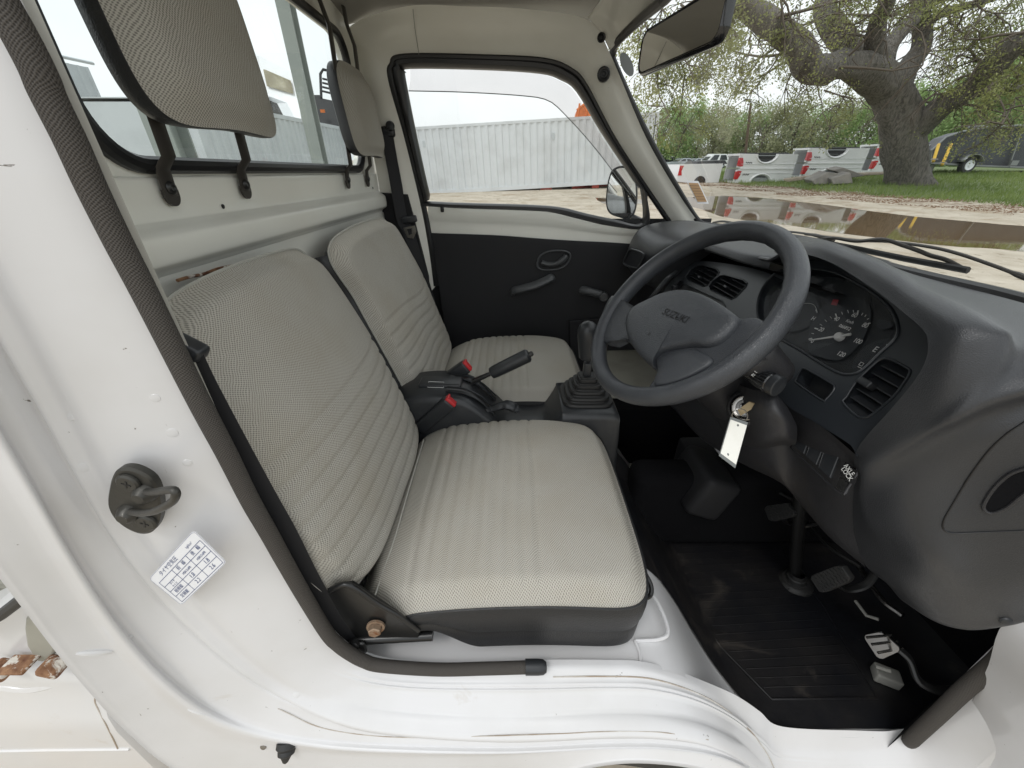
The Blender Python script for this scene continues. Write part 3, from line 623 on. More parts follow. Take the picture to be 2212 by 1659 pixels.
# ---------------- wipers (outside the glass)
def wiper(blade, arm, clips, dx=.02):
    b = B(); f = lambda x, y, h=0: P(x, y, pl=(V(1, 0, .86), .705 - .86*.155 + .045 + h))
    bl = [f(*p) for p in blade]; b.tube(resample(bl, 14), .0036, 6, flat=1.5)
    for i in range(6): a = resample(bl, 14)[1 + i*2]
    Wp_ = b.obj('wiper', 'rubber', TR)
    b = B(); b.tube(catmull([f(*p, .010) for p in clips], 5), .0028, 8, flat=1.3); 
    for k in (0, len(clips)-1): pass
    b.obj('wiper_frame', 'bar_metal', Wp_)
    b = B(); n = len(arm); b.tube(catmull([f(*p, .018) for p in arm], 5), [.0034] * (5*(n-2)) + [.0052] * 6, 8, flat=.8); b.obj('wiper_arm', 'bar_metal', Wp_)
wiper([(1757,519),(1850,537),(1960,560),(2092,584)], [(1740,506),(1850,519),(1920,522),(2000,532),(2060,545),(2130,568),(2200,594),(2300,634)], [(1762,518),(1800,514),(1850,521),(1905,517),(1950,530),(1985,542),(2010,552),(2045,562),(2086,584)])
wiper([(1535,484),(1580,489),(1640,497),(1690,503)], [(1640,498),(1700,500),(1760,508),(1800,520)], [(1540,481),(1560,478),(1590,482),(1620,480),(1650,488),(1688,500)])
# ================================================================== DASHBOARD
b = B(); sts = [
 (1.475, [(.69,-.165),(.60,-.158),(.52,-.165),(.455,-.195),(.43,-.25),(.435,-.30),(.50,-.33)]),
 (1.42, [(.70,-.16),(.60,-.145),(.50,-.152),(.44,-.175),(.415,-.235),(.42,-.30),(.49,-.335)]),
 (1.32, [(.71,-.157),(.60,-.14),(.50,-.145),(.435,-.168),(.408,-.235),(.415,-.305),(.48,-.34)]),
 (1.20, [(.715,-.155),(.60,-.14),(.50,-.145),(.44,-.168),(.415,-.225),(.42,-.29),(.48,-.33)]),
 (1.12, [(.72,-.152),(.61,-.140),(.51,-.143),(.455,-.16),(.44,-.185),(.45,-.22),(.50,-.25)]),
 (1.05, [(.72,-.150),(.62,-.142),(.52,-.142),(.475,-.150),(.462,-.163),(.475,-.172),(.55,-.175)]),
 (.92, [(.725,-.148),(.62,-.140),(.53,-.140),(.482,-.146),(.470,-.158),(.48,-.168),(.56,-.17)]),
 (.80, [(.725,-.148),(.62,-.140),(.53,-.138),(.482,-.142),(.470,-.155),(.48,-.165),(.56,-.17)]),
 (.745, [(.72,-.148),(.62,-.140),(.54,-.136),(.50,-.140),(.49,-.153),(.50,-.165),(.57,-.17)])]
b.grid(smooth_grid([[V(x, y, z) for x, z in pr] for y, pr in sts], 6, 5))
DB = b.obj('dashboard', 'dash', TR, auto=75)
# near end: hood roll round the instruments, flowing into the end panel
R_ = [
 [(1655,560,.515),(1660,549,.525),(1668,540,.54),(1672,537,.60),(1690,515,.69)],
 [(1700,549,.495),(1712,533,.505),(1726,524,.525),(1730,522,.59),(1755,513,.69)],
 [(1748,551,.485),(1768,532,.495),(1790,523,.515),(1794,523,.58),(1830,534,.685)],
 [(1800,570,.480),(1820,551,.488),(1840,542,.512),(1844,542,.58),(1880,556,.682)],
 [(1844,596,.475),(1868,573,.483),(1893,560,.508),(1897,561,.575),(1930,580,.68)],
 [(1895,630,.465),(1920,603,.472),(1945,588,.498),(1949,588,.57),(2000,600,.675)],
 [(1942,667,.455),(1968,638,.462),(1990,619,.488),(1996,618,.56),(2080,620,.67)],
 [(1993,711,.443),(2045,686,.446),(2094,668,.475),(2101,667,.545),(2235,662,.63)],
 [(2004,740,.438),(2078,722,.442),(2150,702,.470),(2157,700,.528),(2300,696,.60)],
 [(2001,773,.437),(2072,772,.442),(2180,730,.470),(2190,725,.512),(2320,718,.58)],
 [(1978,818,.438),(2046,845,.443),(2150,800,.462),(2220,770,.497),(2325,748,.555)],
 [(1928,880,.440),(2000,912,.446),(2062,903,.447),(2160,858,.468),(2320,815,.507)],
 [(1872,942,.445),(1935,970,.450),(2045,930,.470),(2160,885,.497),(2320,845,.537)],
 [(1847,982,.452),(1880,1012,.458),(1990,990,.478),(2150,945,.505),(2310,900,.535)],
 [(1846,1030,.478),(1868,1065,.488),(1965,1055,.486),(2110,1030,.525),(2310,985,.550)],
 [(1842,1100,.515),(1885,1135,.514),(1975,1130,.508),(2110,1120,.545),(2310,1080,.572)],
 [(1848,1165,.555),(1920,1195,.546),(2010,1210,.536),(2120,1205,.575),(2310,1180,.600)],
 [(1870,1222,.588),(1955,1262,.580),(2035,1280,.590),(2130,1275,.605),(2310,1255,.630)],
 [(1915,1260,.620),(1985,1310,.622),(2060,1334,.632),(2135,1334,.645),(2300,1310,.668)],
 [(1948,1297,.645),(2010,1338,.648),(2068,1358,.655),(2135,1359,.665),(2290,1330,.685)],
 [(1960,1290,.70),(2015,1325,.70),(2070,1345,.70),(2135,1345,.70),(2290,1320,.71)]]
rows = smooth_grid([[P(x, y, x=d) for x, y, d in r] for r in R_], 5, 6)
lip = [[p + V(.045, .0, 0) + (V(.0, 0, -.01)) for p in [r[0]]] + [r[0] + V(.012, 0, -.003)] + r for r in rows]
b = B(); b.grid(lip); DE = b.obj('instrument_hood', 'dash', DB, auto=75)
# fuse cover in the end panel, with its grip hole
def grab(px, py, off=0):            # nearest point of the end panel seen at this pixel
    best = None; d = ray(px, py).normalized()
    for r in rows:
        for q in r:
            e = (q - d * q.dot(d)).length / q.length
            if best is None or e < best[0]: best = (e, q.dot(d))
    return d * (best[1] - off)
fc = [(2330,850),(2212,912),(2150,958),(2100,1020),(2060,1085),(2038,1125),(2040,1145),(2062,1152),(2110,1150),(2212,1146),(2330,1140)]
DC = caster(DE)
cf = [DC(x, y, .0004) for x, y in [(v.x, v.y) for v in catmull([V(x, y, 0) for x, y in fc], 6)]]
b = B(); b.tube(cf, .0009, 6); b.obj('panel_seam', 'rubber_seal', DE)
ho2 = catmull([V(x, y, 0) for x, y in ((2240,1006),(2212,1012),(2180,1024),(2150,1050),(2128,1082),(2125,1098),(2140,1107),(2170,1098),(2200,1075),(2240,1040))], 4, True)
ho = [DC(v.x, v.y, .0012) for v in ho2]; mid_ = sum(ho2, V(0,0,0))/len(ho2); hrows = [[DC(*(mid_ + (v - mid_)*f)[:2], .0010) for v in ho2] for f in (.99, .7, .4, .1, .01)]
b = B(); b.grid(hrows, True); b.obj('grip_hole', 'carpet', DE)
b = B(); b.tube(ho, .0018, 8, closed=True); b.obj('grip_rim', 'dash_lower', DE)
b = B(); b.lathe(DC(2172, 1340, .001), (-.3, -1, 0), [(0, .007), (.002, .006), (.003, .003), (.003, 0)], 14); b.obj('screw', 'plastic', DE)
# ---- bezel plate (one plane) with openings
def PFl(pts, off=0): return [PF(x, y, off) for x, y in pts]
outb = [(1752,545),(1800,556),(1850,590),(1900,628),(1950,668),(2000,705),(2012,745),(2005,785),(1985,822),(1930,885),(1880,945),(1852,985),(1838,962),(1780,925),(1716,888),(1660,842),(1610,812),(1560,780),(1440,720),(1415,690),(1425,650),(1445,612),(1490,573),(1520,564),(1600,574),(1655,588),(1690,602),(1700,590),(1720,560)]
clu = catmull([PF(x, y) for x, y in ((1640,640),(1664,600),(1700,580),(1748,581),(1800,588),(1848,610),(1890,636),(1922,664),(1939,700),(1936,730),(1900,765),(1868,796),(1845,808),(1812,806),(1765,780),(1731,758),(1690,735),(1655,712),(1638,685))], 4, True)
vent = catmull(PFl([(1828,858),(1850,825),(1885,790),(1905,776),(1925,777),(1960,795),(1966,805),(1955,825),(1930,858),(1885,895),(1868,902),(1850,898),(1822,870)]), 3, True)
slot = catmull(PFl([(1720,820),(1728,802),(1740,797),(1790,825),(1802,834),(1800,845),(1785,862),(1775,864),(1722,828)]), 3, True)
v1 = PFl([(1481,598),(1492,583),(1507,573),(1518,573),(1548,581),(1554,588),(1550,596),(1530,616),(1520,619),(1487,607)]); v2 = PFl([(1531,618),(1538,608),(1556,595),(1566,594),(1606,605),(1614,612),(1611,620),(1590,642),(1580,647),(1535,627)])
ht = PFl([(1437,642),(1470,606),(1478,612),(1560,650),(1568,662),(1540,690),(1500,690),(1440,655)])
OU = catmull(PFl(outb), 3, True)
b = B(); b.plate(OU, [clu, vent, slot, v1, v2, ht], .006, -FN.normalized()); BZ = b.obj('bezel', 'bezel', DB, smooth=False)
for lp, r in ((clu, .0022), (vent, .0017), (slot, .0014), (v1, .0016), (v2, .0016), (ht, .0014)):
    b = B(); b.tube([p - FN.normalized() * .0005 for p in lp], r, 8, closed=True); b.obj('bezel_rim', 'bezel', DB)
def well(name, lp, depth, m='rubber_seal', wallm='bezel'):
    n = FN.normalized(); b = B(); b.m = 0; b.grid([lp, [p + n*depth for p in lp]], True); b.m = 1; b.ngon([p + n*depth for p in lp]); return b.obj(name, [wallm, m], DB, smooth=False)
GC = well('instrument_cluster', clu, .028, 'gauge', 'bezel'); well('air_vent_well', vent, .04); well('card_slot', slot, .03, 'plastic'); well('air_vent_well', v1, .035); well('air_vent_well', v2, .035); well('heater_panel', ht, .012, 'plastic')
b = B(); b.ngon([p + FN.normalized()*.006 for p in clu]); b.obj('cluster_lens', 'lens', DB, smooth=False)
# gauges on the plane behind the lens
OFF = .026 * FN.length
def G(px, py, o=0): return PF(px, py, OFF - o)
def disc_ring(name, pts, m, o):
    b = B(); c = catmull([G(x, y, o) for x, y in pts], 4, True); b.ngon(c); b.obj(name, m, DB, smooth=False); return c
sp_c = disc_ring('speedometer', [(1748,712),(1752,690),(1772,667),(1800,648),(1830,641),(1858,645),(1877,660),(1882,680),(1876,706),(1862,735),(1840,762),(1815,777),(1790,777),(1766,770),(1750,765),(1745,740)], 'gauge_ring', .0012)
tp_c = disc_ring('temperature_gauge', [(1680,700),(1684,668),(1700,650),(1730,640),(1758,643),(1768,658),(1766,680),(1750,702),(1720,716),(1695,714)], 'gauge_ring', .0012)
fu_c = disc_ring('fuel_gauge', [(1842,800),(1844,780),(1865,752),(1895,735),(1925,731),(1936,733),(1900,765),(1868,796),(1848,806)], 'gauge_ring', .0010)
wl_c = disc_ring('warning_light', [(1782,648),(1785,641),(1800,638),(1815,642),(1822,648),(1818,657),(1800,658),(1786,655)], 'gauge_ring', .0012)
wl_d = disc_ring('warning_light', [(1893,697),(1898,690),(1915,692),(1930,700),(1925,708),(1905,712),(1895,706)], 'gauge_ring', .0012)
b = B(); b.add([G(1792,647,.002), G(1798,660,.002)] , []); b.v = []; b.f = []; b.add([G(1795,658,.003), G(1800,646,.003), G(1812,648,.003), G(1807,660,.003)], [(0,1,2,3)]); b.obj('warning_lens', 'gauge_red', DB, smooth=False)
b = B()
ue = (G(1850,700) - G(1780,680)).normalized(); ue = (G(1884,722,0) - G(1812,700,0)).normalized()
def gt(s, x, y, dx, dy, sz, sp_=1):   # reading direction given as a pixel step
    o = G(x, y, .003); e = (G(x+dx, y+dy, .003) - o).normalized(); n = FN.normalized(); u = n.cross(e); u = -u if u.z < 0 else u
    b.text(s, o, e, u, sz, spacing=sp_, off=.012)
for s, x, y in (('0',1755,737),('20',1774,712),('40',1807,689),('60',1846,681),('80',1869,703),('100',1853,737),('120',1817,765)): gt(s, x, y, 10, 3.6, .0100, .92)
gt('Km/h', 1836, 695, 10, 3.8, .0068, .92); gt('C', 1713, 667, 10, 3.6, .010); gt('H', 1757, 688, 10, 3.6, .010); gt('E', 1891, 755, 10, 3.6, .012)
cS = G(1811, 726, .003)
for k in range(25):   # scale ticks round the dial, long ones at the figures
    pass
tk = [(1741,733),(1740,709,),(1770,676),(1786,667),(1814,658),(1858,665),(1877,689),(1888,715)]
def tick(x0, y0, x1, y1, w_=.0006): b.tube([G(x0, y0, .003), G(x1, y1, .003)], w_, 4)
for t_ in ((1747,733,1754,731,.0011),(1753,720,1758,721,.0005),(1760,709,1767,711,.0011),(1771,700,1776,703,.0005),(1782,691,1786,695,.0005),(1793,684,1797,688,.0005),(1805,678,1808,686,.0011),(1818,674,1820,679,.0005),(1831,670,1833,676,.0005),(1843,670,1844,675,.0005),(1854,671,1852,679,.0011),(1864,676,1861,681,.0005),(1871,680,1868,684,.0005),(1877,688,1873,690,.0005),(1880,698,1875,699,.0009)): tick(*t_)
arc = [G(x, y, .003) for x, y in ((1729,661),(1733,657),(1745,655),(1757,658),(1763,666),(1762,671))]; b.tube(catmull(arc, 4), .0005, 4); tick(1763,669,1765,675,.0011); tick(1730,657,1732,664,.0008)
tick(1918,744,1915,751,.0013); b.tube(catmull([G(x, y, .003) for x, y in ((1697,676),(1700,682),(1703,690))], 3), .0007, 4)
for k in range(3): b.tube([G(1694+4*k, 681+2*k, .003), G(1698+4*k, 680+2*k, .003)], .0006, 4)
b.tube([G(1855,788,.003), G(1860,782,.003), G(1866,785,.003), G(1862,791,.003), G(1855,788,.003)], .0006, 4); b.tube([G(1853,792,.003), G(1862,796,.003)], .0006, 4)
b.obj('gauge_figures', 'gauge_white', DB, smooth=False)
b = B(); q0, q1 = G(1791, 698-8, .0022), G(1852, 713, .0022); e = (G(1850,713,0) - G(1794,692,0)).normalized(); u = FN.normalized().cross(e); u = -u if u.z < 0 else u; o = G(1822, 703, .0022)
o = G(1826, 708, .0022); b.add([o - e*.016 - u*.0034, o + e*.016 - u*.0034, o + e*.016 + u*.0034, o - e*.016 + u*.0034], [(0,1,2,3)]); b.m = 1; b.text('066852', o - FN.normalized()*.0012, e, u, .0072, spacing=1.02)
b.obj('odometer', ['rubber_seal', 'white_mark'], DB, smooth=False)
for (x, y, tx_, ty, sc) in ((1811, 726, 1749, 735, 1), (1710, 677, 1730, 650, .8)):
    b = B(); c, t_ = G(x, y, .007), G(tx_, ty, .006); d = (t_ - c).normalized(); b.tube([c - d*.018*sc, c, t_], [.0022*sc, .0020*sc, .0009*sc], 6); b.lathe(c + FN.normalized()*.003, -FN, [(-.004, .0072*sc), (.003, .0070*sc), (.0055, .0055*sc), (.006, 0)], 18); b.obj('needle', 'gauge_white', DB)
# vents: louvres
def louvres(lp, n, m, tab=None, rot=.5, vertical=False):
    c = sum(lp, V(0,0,0)) / len(lp); nn_ = FN.normalized(); e = V(0, -1, 0); u = nn_.cross(e); u = -u if u.z < 0 else u
    us = [(p-c).dot(u) for p in lp]; ob = None
    for k in range(n):
        h = lerp(min(us), max(us), (k + .5) / n); es = []
        L_ = len(lp)
        for i in range(L_):
            a, d = lp[i] - c, lp[(i+1) % L_] - c; ha, hd = a.dot(u) - h, d.dot(u) - h
            if ha * hd < 0: q = a.lerp(d, ha / (ha - hd)); es.append(q.dot(e))
        if len(es) < 2: continue
        e0, e1 = min(es), max(es); wd = (e1 - e0)
        R = Matrix((e, (nn_ + u*rot).normalized(), e.cross((nn_ + u*rot).normalized()))).transposed()
        bb = B(); bb.rbox(c + u*h + e*((e0+e1)/2) + nn_*.012, (wd*.97, .017, .0022), .0009, R, 1); bb.obj('louvre', m, DB)
    return c, u, e
c, u, e = louvres(vent, 6, 'plastic', rot=.9); b = B(); q = PF(1868, 826, -.004)
b.rbox(q + FN.normalized()*.004, (.020, .014, .010), .002, Matrix((V(0,-1,0), FN.normalized(), V(0,-1,0).cross(FN.normalized()))).transposed()); b.obj('vent_tab', 'plastic', DB)
for lp, q in ((v1, (1512, 599)), (v2, (1569, 620))):
    louvres(lp, 5, 'plastic', rot=.5); b = B(); b.rbox(PF(*q, .002), (.014, .010, .006), .0015, Matrix((V(0,-1,0), FN.normalized(), V(0,-1,0).cross(FN.normalized()))).transposed()); b.obj('vent_tab', 'plastic', DB)
for k in range(3): b = B(); b.tube([PF(1462 + 14*k, 628 + 8*k, .004), PF(1530 + 10*k, 652 + 8*k, .004)], .0012, 6); b.obj('slider_track', 'bezel', DB)
b = B(); b.rbox(PF(1457, 621, -.01), (.012, .02, .016), .003); b.obj('heater_knob', 'plastic', DB)
# recess between tray lip and centre panel
b = B(); b.grid(smooth_grid([[V(.50,y,-.168), V(.60,y,-.20), V(.60,y,-.32), V(.62,y,-.50)] for y in (1.47, 1.2, .9, .62)], 3, 3)); b.obj('dash_recess', 'carpet', DB)
b = B(); b.tube(catmull([P(1527,541,x=.49), P(1600,550,x=.487), P(1655,560,x=.485), P(1668,560,x=.485), P(1690,548,x=.49), P(1702,541,x=.49)], 6), .006, 8, flat=.6); b.obj('tray_ledge', 'dash', DB)
# passenger side vent cover on the pod, knee panel below
b = B(); fr = catmull([P(x, y, x=.404 + .00012*(y-540)) for x, y in ((1354,562),(1366,541),(1374,539),(1394,546),(1397,553),(1386,575),(1380,579),(1356,572))], 3, True)
b.tube([p + V(-.010,0,0) for p in fr], .0028, 6, closed=True); b.obj('pod_frame', 'plastic_grey', DB)
b = B(); b.ngon([p + V(-.007,0,0) for p in fr]); b.obj('pod_panel', 'dash', DB, smooth=False)
b = B(); b.grid(smooth_grid([[V(.50, y, -.31), V(.49, y, -.36), V(.53, y, -.50), V(.62, y, -.56)] for y in (1.48, 1.3, 1.1, .95)], 4, 4)); b.obj('glove_shelf', 'dash_lower', DB, auto=70)
b = B(); b.tube(catmull([PF(1398,655,-.03), PF(1410,640,-.05), PF(1440,605,-.045), PF(1462,588,-.02)], 6), .007, 8); b.obj('grab_bar', 'plastic', DB)
# knee panel
K = [[(1430,790,.44),(1500,815,.45),(1600,838,.45),(1660,850,.448),(1716,887,.446),(1780,925,.446),(1850,984,.452)],
     [(1430,820,.42),(1500,845,.425),(1600,868,.43),(1665,890,.446),(1720,925,.452),(1790,970,.46),(1862,1030,.482)],
     [(1432,845,.42),(1505,890,.42),(1600,930,.43),(1668,950,.452),(1716,985,.48),(1800,1040,.49),(1858,1100,.518)],
     [(1440,868,.43),(1508,925,.43),(1598,975,.45),(1672,1010,.475),(1712,1050,.51),(1790,1110,.53),(1858,1160,.555)],
     [(1452,876,.46),(1512,945,.45),(1600,1000,.48),(1685,1042,.51),(1728,1088,.545),(1790,1158,.565),(1868,1222,.592)],
     [(1460,870,.52),(1520,938,.52),(1604,992,.54),(1688,1035,.56),(1732,1080,.60),(1795,1150,.62),(1872,1216,.64)]]
rk = smooth_grid([[P(x, y, x=d) for x, y, d in r] for r in K], 5, 5); b = B(); b.grid(rk); KP = b.obj('knee_panel', 'dash_lower', DB, auto=70)
def grabk(px, py, off=0, R=rk):
    d = ray(px, py).normalized(); best = min(((q - d*q.dot(d)).length / q.length, q.dot(d)) for r in R for q in r); return d * (best[1] - off)
sw = [[(1735,916),(1757,930),(1738,980),(1717,963)],[(1762,933),(1787,950),(1765,1004),(1744,986)],[(1790,953),(1818,974),(1795,1032),(1771,1011)]]
for q in sw:
    c_ = [P(x, y, pl=(V(1,-.15,-.42).normalized(), grabk(1765,975,.001).dot(V(1,-.15,-.42).normalized()))) for x, y in q]; n = V(1,-.15,-.42).normalized()
    b = B(); b.plate([p - n*.0022 for p in c_], (), .004, -n); b.tube([p - n*.0012 for p in c_], .0013, 6, closed=True); b.obj('switch_blank', 'plastic', DB, smooth=False)
n = V(1,-.15,-.42).normalized(); kk = grabk(1765,975,.001).dot(n)
def PS(x, y, off=0): return P(x, y, pl=(n, kk - off))
b = B(); q = [PS(*p, .002) for p in ((1708,968),(1736,907),(1852,997),(1850,1025),(1823,1068),(1810,1062))]; b.tube(q, .0016, 6, closed=True); b.obj('switch_frame', 'dash_lower', DB)
b = B(); q = [PS(*p, .005) for p in ((1826,998),(1849,1016),(1838,1044),(1813,1026))]; b.prism(q, n*.006); q2 = [PS(*p, .004) for p in ((1814,1029),(1832,1043),(1822,1064),(1805,1052))]; b.prism(q2, n*.005); b.obj('axle_lock_switch', 'plastic_gloss', DB, smooth=False)
b = B(); e = (PS(1846,1024) - PS(1826,1007)).normalized(); e = (PS(1834,1012) - PS(1825,1036)).normalized(); u_ = (PS(1820,1010) - PS(1845,1030)); u_ = (u_ - e*u_.dot(e)).normalized()
e2 = V(0,-.94,0) + V(0,0,-.0); ex_ = (PS(1843,1030,0) - PS(1826,1006,0)).normalized()
b.text('AXLE', PS(1834,1015,.0062), ex_, n.cross(ex_) if n.cross(ex_).z > 0 else -n.cross(ex_), .0085, off=.012); b.text('LOCK', PS(1829,1024,.0062), ex_, n.cross(ex_) if n.cross(ex_).z > 0 else -n.cross(ex_), .0085, off=.012); b.obj('switch_lettering', 'white_mark', DB, smooth=False)

# ================================================================== STEERING
SC_ = V(.272, .60, -.1975); a_, l_ = radians(43.2), radians(-9.04)
SN = V(-cos(a_)*cos(l_), sin(l_), sin(a_)*cos(l_)); SU = (V(0,0,1) - SN*SN.z).normalized(); SX = SU.cross(SN)  # SX to the driver's ... side
def S(u, v, w_=0): return SC_ + SX*u + SU*v + SN*w_
def pxS(px, py, w_=0):
    p = P(px, py, pl=(SN, (SC_ + SN*w_).dot(SN))); return p
R0 = .1600
b = B(); N = 96; path = [S(R0*cos(2*pi*k/N), R0*sin(2*pi*k/N)) for k in range(N)]; rows = []
for k in range(N + 1):
    a = 2*pi*k/N; rad = SX*cos(a) + SU*sin(a); bump_ = .0006*max(0, sin(a*36)) if (abs(a - pi/2) < 1.0) else 0
    rows.append([S(R0*cos(a), R0*sin(a)) + rad*(cos(2*pi*j/16)*(.0140 - (bump_*2 if cos(2*pi*j/16) < -.5 else 0))) + SN*(sin(2*pi*j/16)*.0165) for j in range(16)])
b.grid(rows, True)
SWH = b.obj('steering_wheel', 'wheel', TR, auto=80)
# spoke plate, hub pad and lower spoke cover from their outlines
def slab(name, pix, prof, m='wheel', par=None, n=4, cs=None):
    o_ = catmull([pxS(x, y, 0) for x, y in pix], n, True); c_ = pxS(*cs) if cs else sum(o_, V(0,0,0)) / len(o_)
    b = B(); b.grid([[c_ + (p - c_)*f + SN*h for p in o_] for f, h in prof], True); return b.obj(name, m, par or SWH, auto=80)
slab('spoke', [(1322,640),(1345,662),(1385,668),(1440,650),(1520,646),(1600,690),(1640,690),(1658,715),(1610,790),(1545,822),(1470,850),(1400,856),(1424,812),(1398,778),(1362,742),(1342,728),(1306,740),(1298,690)], [(.90,-.016),(.97,-.012),(1.0,-.004),(.99,.003),(.95,.006),(.8,.007),(.02,.007)], cs=(1490,730))
HP = slab('hub_pad', [(1360,702),(1374,675),(1408,657),(1438,644),(1479,637),(1522,646),(1567,669),(1598,691),(1606,702),(1596,722),(1566,748),(1535,758),(1501,757),(1452,765),(1430,774),(1422,792),(1418,800),(1389,775),(1366,740)], [(.93,-.06),(.98,-.03),(1.0,.0),(.995,.010),(.975,.0155),(.93,.0185),(.86,.0202),(.7,.0218),(.45,.0228),(.2,.0232),(.02,.0233)], cs=(1480,705))
slab('spoke_cover', [(1428,806),(1424,787),(1442,773),(1498,762),(1520,765),(1548,788),(1510,815),(1455,836),(1420,838)], [(.97,.002),(1.0,.006),(.97,.0105),(.88,.0125),(.5,.0135),(.02,.0135)])
b = B(); ex_ = (pxS(1478,690) - pxS(1438,674)).normalized(); uy = SN.cross(ex_); uy = -uy if uy.z < 0 else uy
b.text('SUZUKI', pxS(1458, 682, .0238), ex_, uy, .0165, spacing=1.03, off=.015); b.text('b', pxS(1403, 721, .0224), ex_, uy, .011, off=.02); b.obj('hub_lettering', 'rubber_seal', HP, smooth=False)
# column shroud
CA = -SN
b = B(); rows = []
for h, ru, rv in ((.03, .030, .030), (.05, .052, .050), (.075, .060, .058), (.12, .064, .060), (.17, .066, .064), (.215, .066, .066), (.26, .060, .06)):
    rows.append([SC_ + CA*h + SX*(ru*1.05*math.copysign(abs(cos(2*pi*k/28))**.75, cos(2*pi*k/28)) + .004) + SU*(rv*math.copysign(abs(sin(2*pi*k/28))**.75, sin(2*pi*k/28)) - .012) for k in range(28)])
b.grid(rows, True); CS = b.obj('column_shroud', 'dash_lower', TR, auto=75)
b = B(); b.rbox(P(1640, 780, y=.53), (.085, .075, .06), .022, Matrix((CA, V(0,1,0).cross(CA).cross(CA)*-1, CA.cross(V(0,1,0)))).transposed().normalized() if False else Matrix.Rotation(radians(43), 3, 'Y'), 4); b.obj('shroud_boss', 'dash_lower', CS, auto=75)
# stalk
s0, s1 = P(1592, 792, x=.352), P(1683, 836, x=.378); d = (s1 - s0).normalized(); Ls = (s1 - s0).length
b = B(); b.lathe(s0, d, [(-.03, .008), (.008, .008), (.02, .009), (.032, .0115), (.045, .0135), (Ls - .014, .0150), (Ls - .012, .0138)], 24); ST_ = b.obj('indicator_stalk', 'plastic_gloss', TR)
b = B()
for k in range(20):
    a = 2*pi*k/20; e1 = d.orthogonal().normalized(); e2 = d.cross(e1); r = e1*cos(a) + e2*sin(a); b.tube([s0 + d*.034 + r*.0118, s0 + d*.048 + r*.0137, s0 + d*(Ls - .014) + r*.0150], .0009, 5)
b.lathe(s0, d, [(Ls - .012, .0140), (Ls - .010, .0155), (Ls - .001, .0155), (Ls, .0140), (Ls, .012), (Ls - .001, 0)], 24); b.obj('stalk_knob', 'plastic', ST_)
b = B()
for (x, y, r) in ((1610,797,3),(1621,797,3.5),(1634,802,3.4),(1627,810,3.4),(1639,794,2.6)):
    c = P(x, y, x=.338); p = lambda dx, dy: P(x+dx, y+dy, t=(s0.lerp(s1, .45)).length / ray(x, y).length * .972)
    b.tube([p(-r, 0), p(0, -r), p(r, 0), p(0, r), p(-r, 0)], .0004, 4); b.tube([p(-r-1.4, 0), p(r+1.4, 0)], .0003, 4)
b.obj('stalk_symbols', 'white_mark', ST_, smooth=False)
b = B(); b.rbox(s0 + V(.0, .02, 0), (.036, .03, .040), .008, Matrix.Rotation(radians(43), 3, 'Y')); b.obj('stalk_boot', 'rubber', ST_)
# other stalk (wiper side), only its root shows through the wheel
b = B(); q0 = V(.35, .66, -.25); b.lathe(q0, (-.05, 1, .1), [(0, .008), (.03, .009), (.05, .013), (.11, .016), (.125, .015), (.126, 0)], 20); b.obj('wiper_stalk', 'plastic_gloss', TR)
# ignition lock
LC = P(1611, 881, x=.372); LN = V(-.62, -.62, .48).normalized()
b = B(); b.lathe(LC, LN, [(-.05, .032), (-.012, .030), (-.002, .026), (.0, .0225)], 28); IG = b.obj('ignition_shroud', 'dash_lower', TR)
b = B(); b.lathe(LC, LN, [(-.002, .0205), (.003, .0200), (.0045, .0185), (.003, .015), (.003, .0135), (.0055, .0125), (.0055, .0085), (.001, .008), (.001, 0)], 28); b.obj('ignition_lock', 'steel', IG)
# lower column cover
b = B(); lc = [[(1500,800,.40),(1560,815,.385),(1620,840,.37),(1672,850,.385),(1700,878,.42)],
 [(1505,830,.40),(1560,860,.375),(1620,885,.367),(1680,885,.380),(1712,900,.425)],
 [(1512,860,.42),(1565,900,.39),(1625,925,.380),(1690,915,.390),(1722,925,.43)],
 [(1520,880,.44),(1570,930,.41),(1630,955,.395),(1692,948,.405),(1720,955,.44)],
 [(1525,890,.48),(1572,942,.45),(1632,968,.44),(1690,962,.45),(1715,965,.48)]]
b.grid(smooth_grid([[P(x, y, x=d) for x, y, d in r] for r in lc], 6, 6)); b.obj('column_cover', 'dash_lower', TR, auto=75)
b = B(); em = [(1625,752),(1632,746),(1648,758),(1655,765),(1653,778),(1640,778),(1630,770)]; eq = [P(x, y, t=.545) for x, y in em]; b.tube(eq, .0008, 5, closed=True); b.text('ハザード', P(1638,762,t=.545), V(.3,-.9,-.25), V(-.45,-.35,.8), .010); b.obj('hazard_lettering', 'plastic', CS, smooth=False)
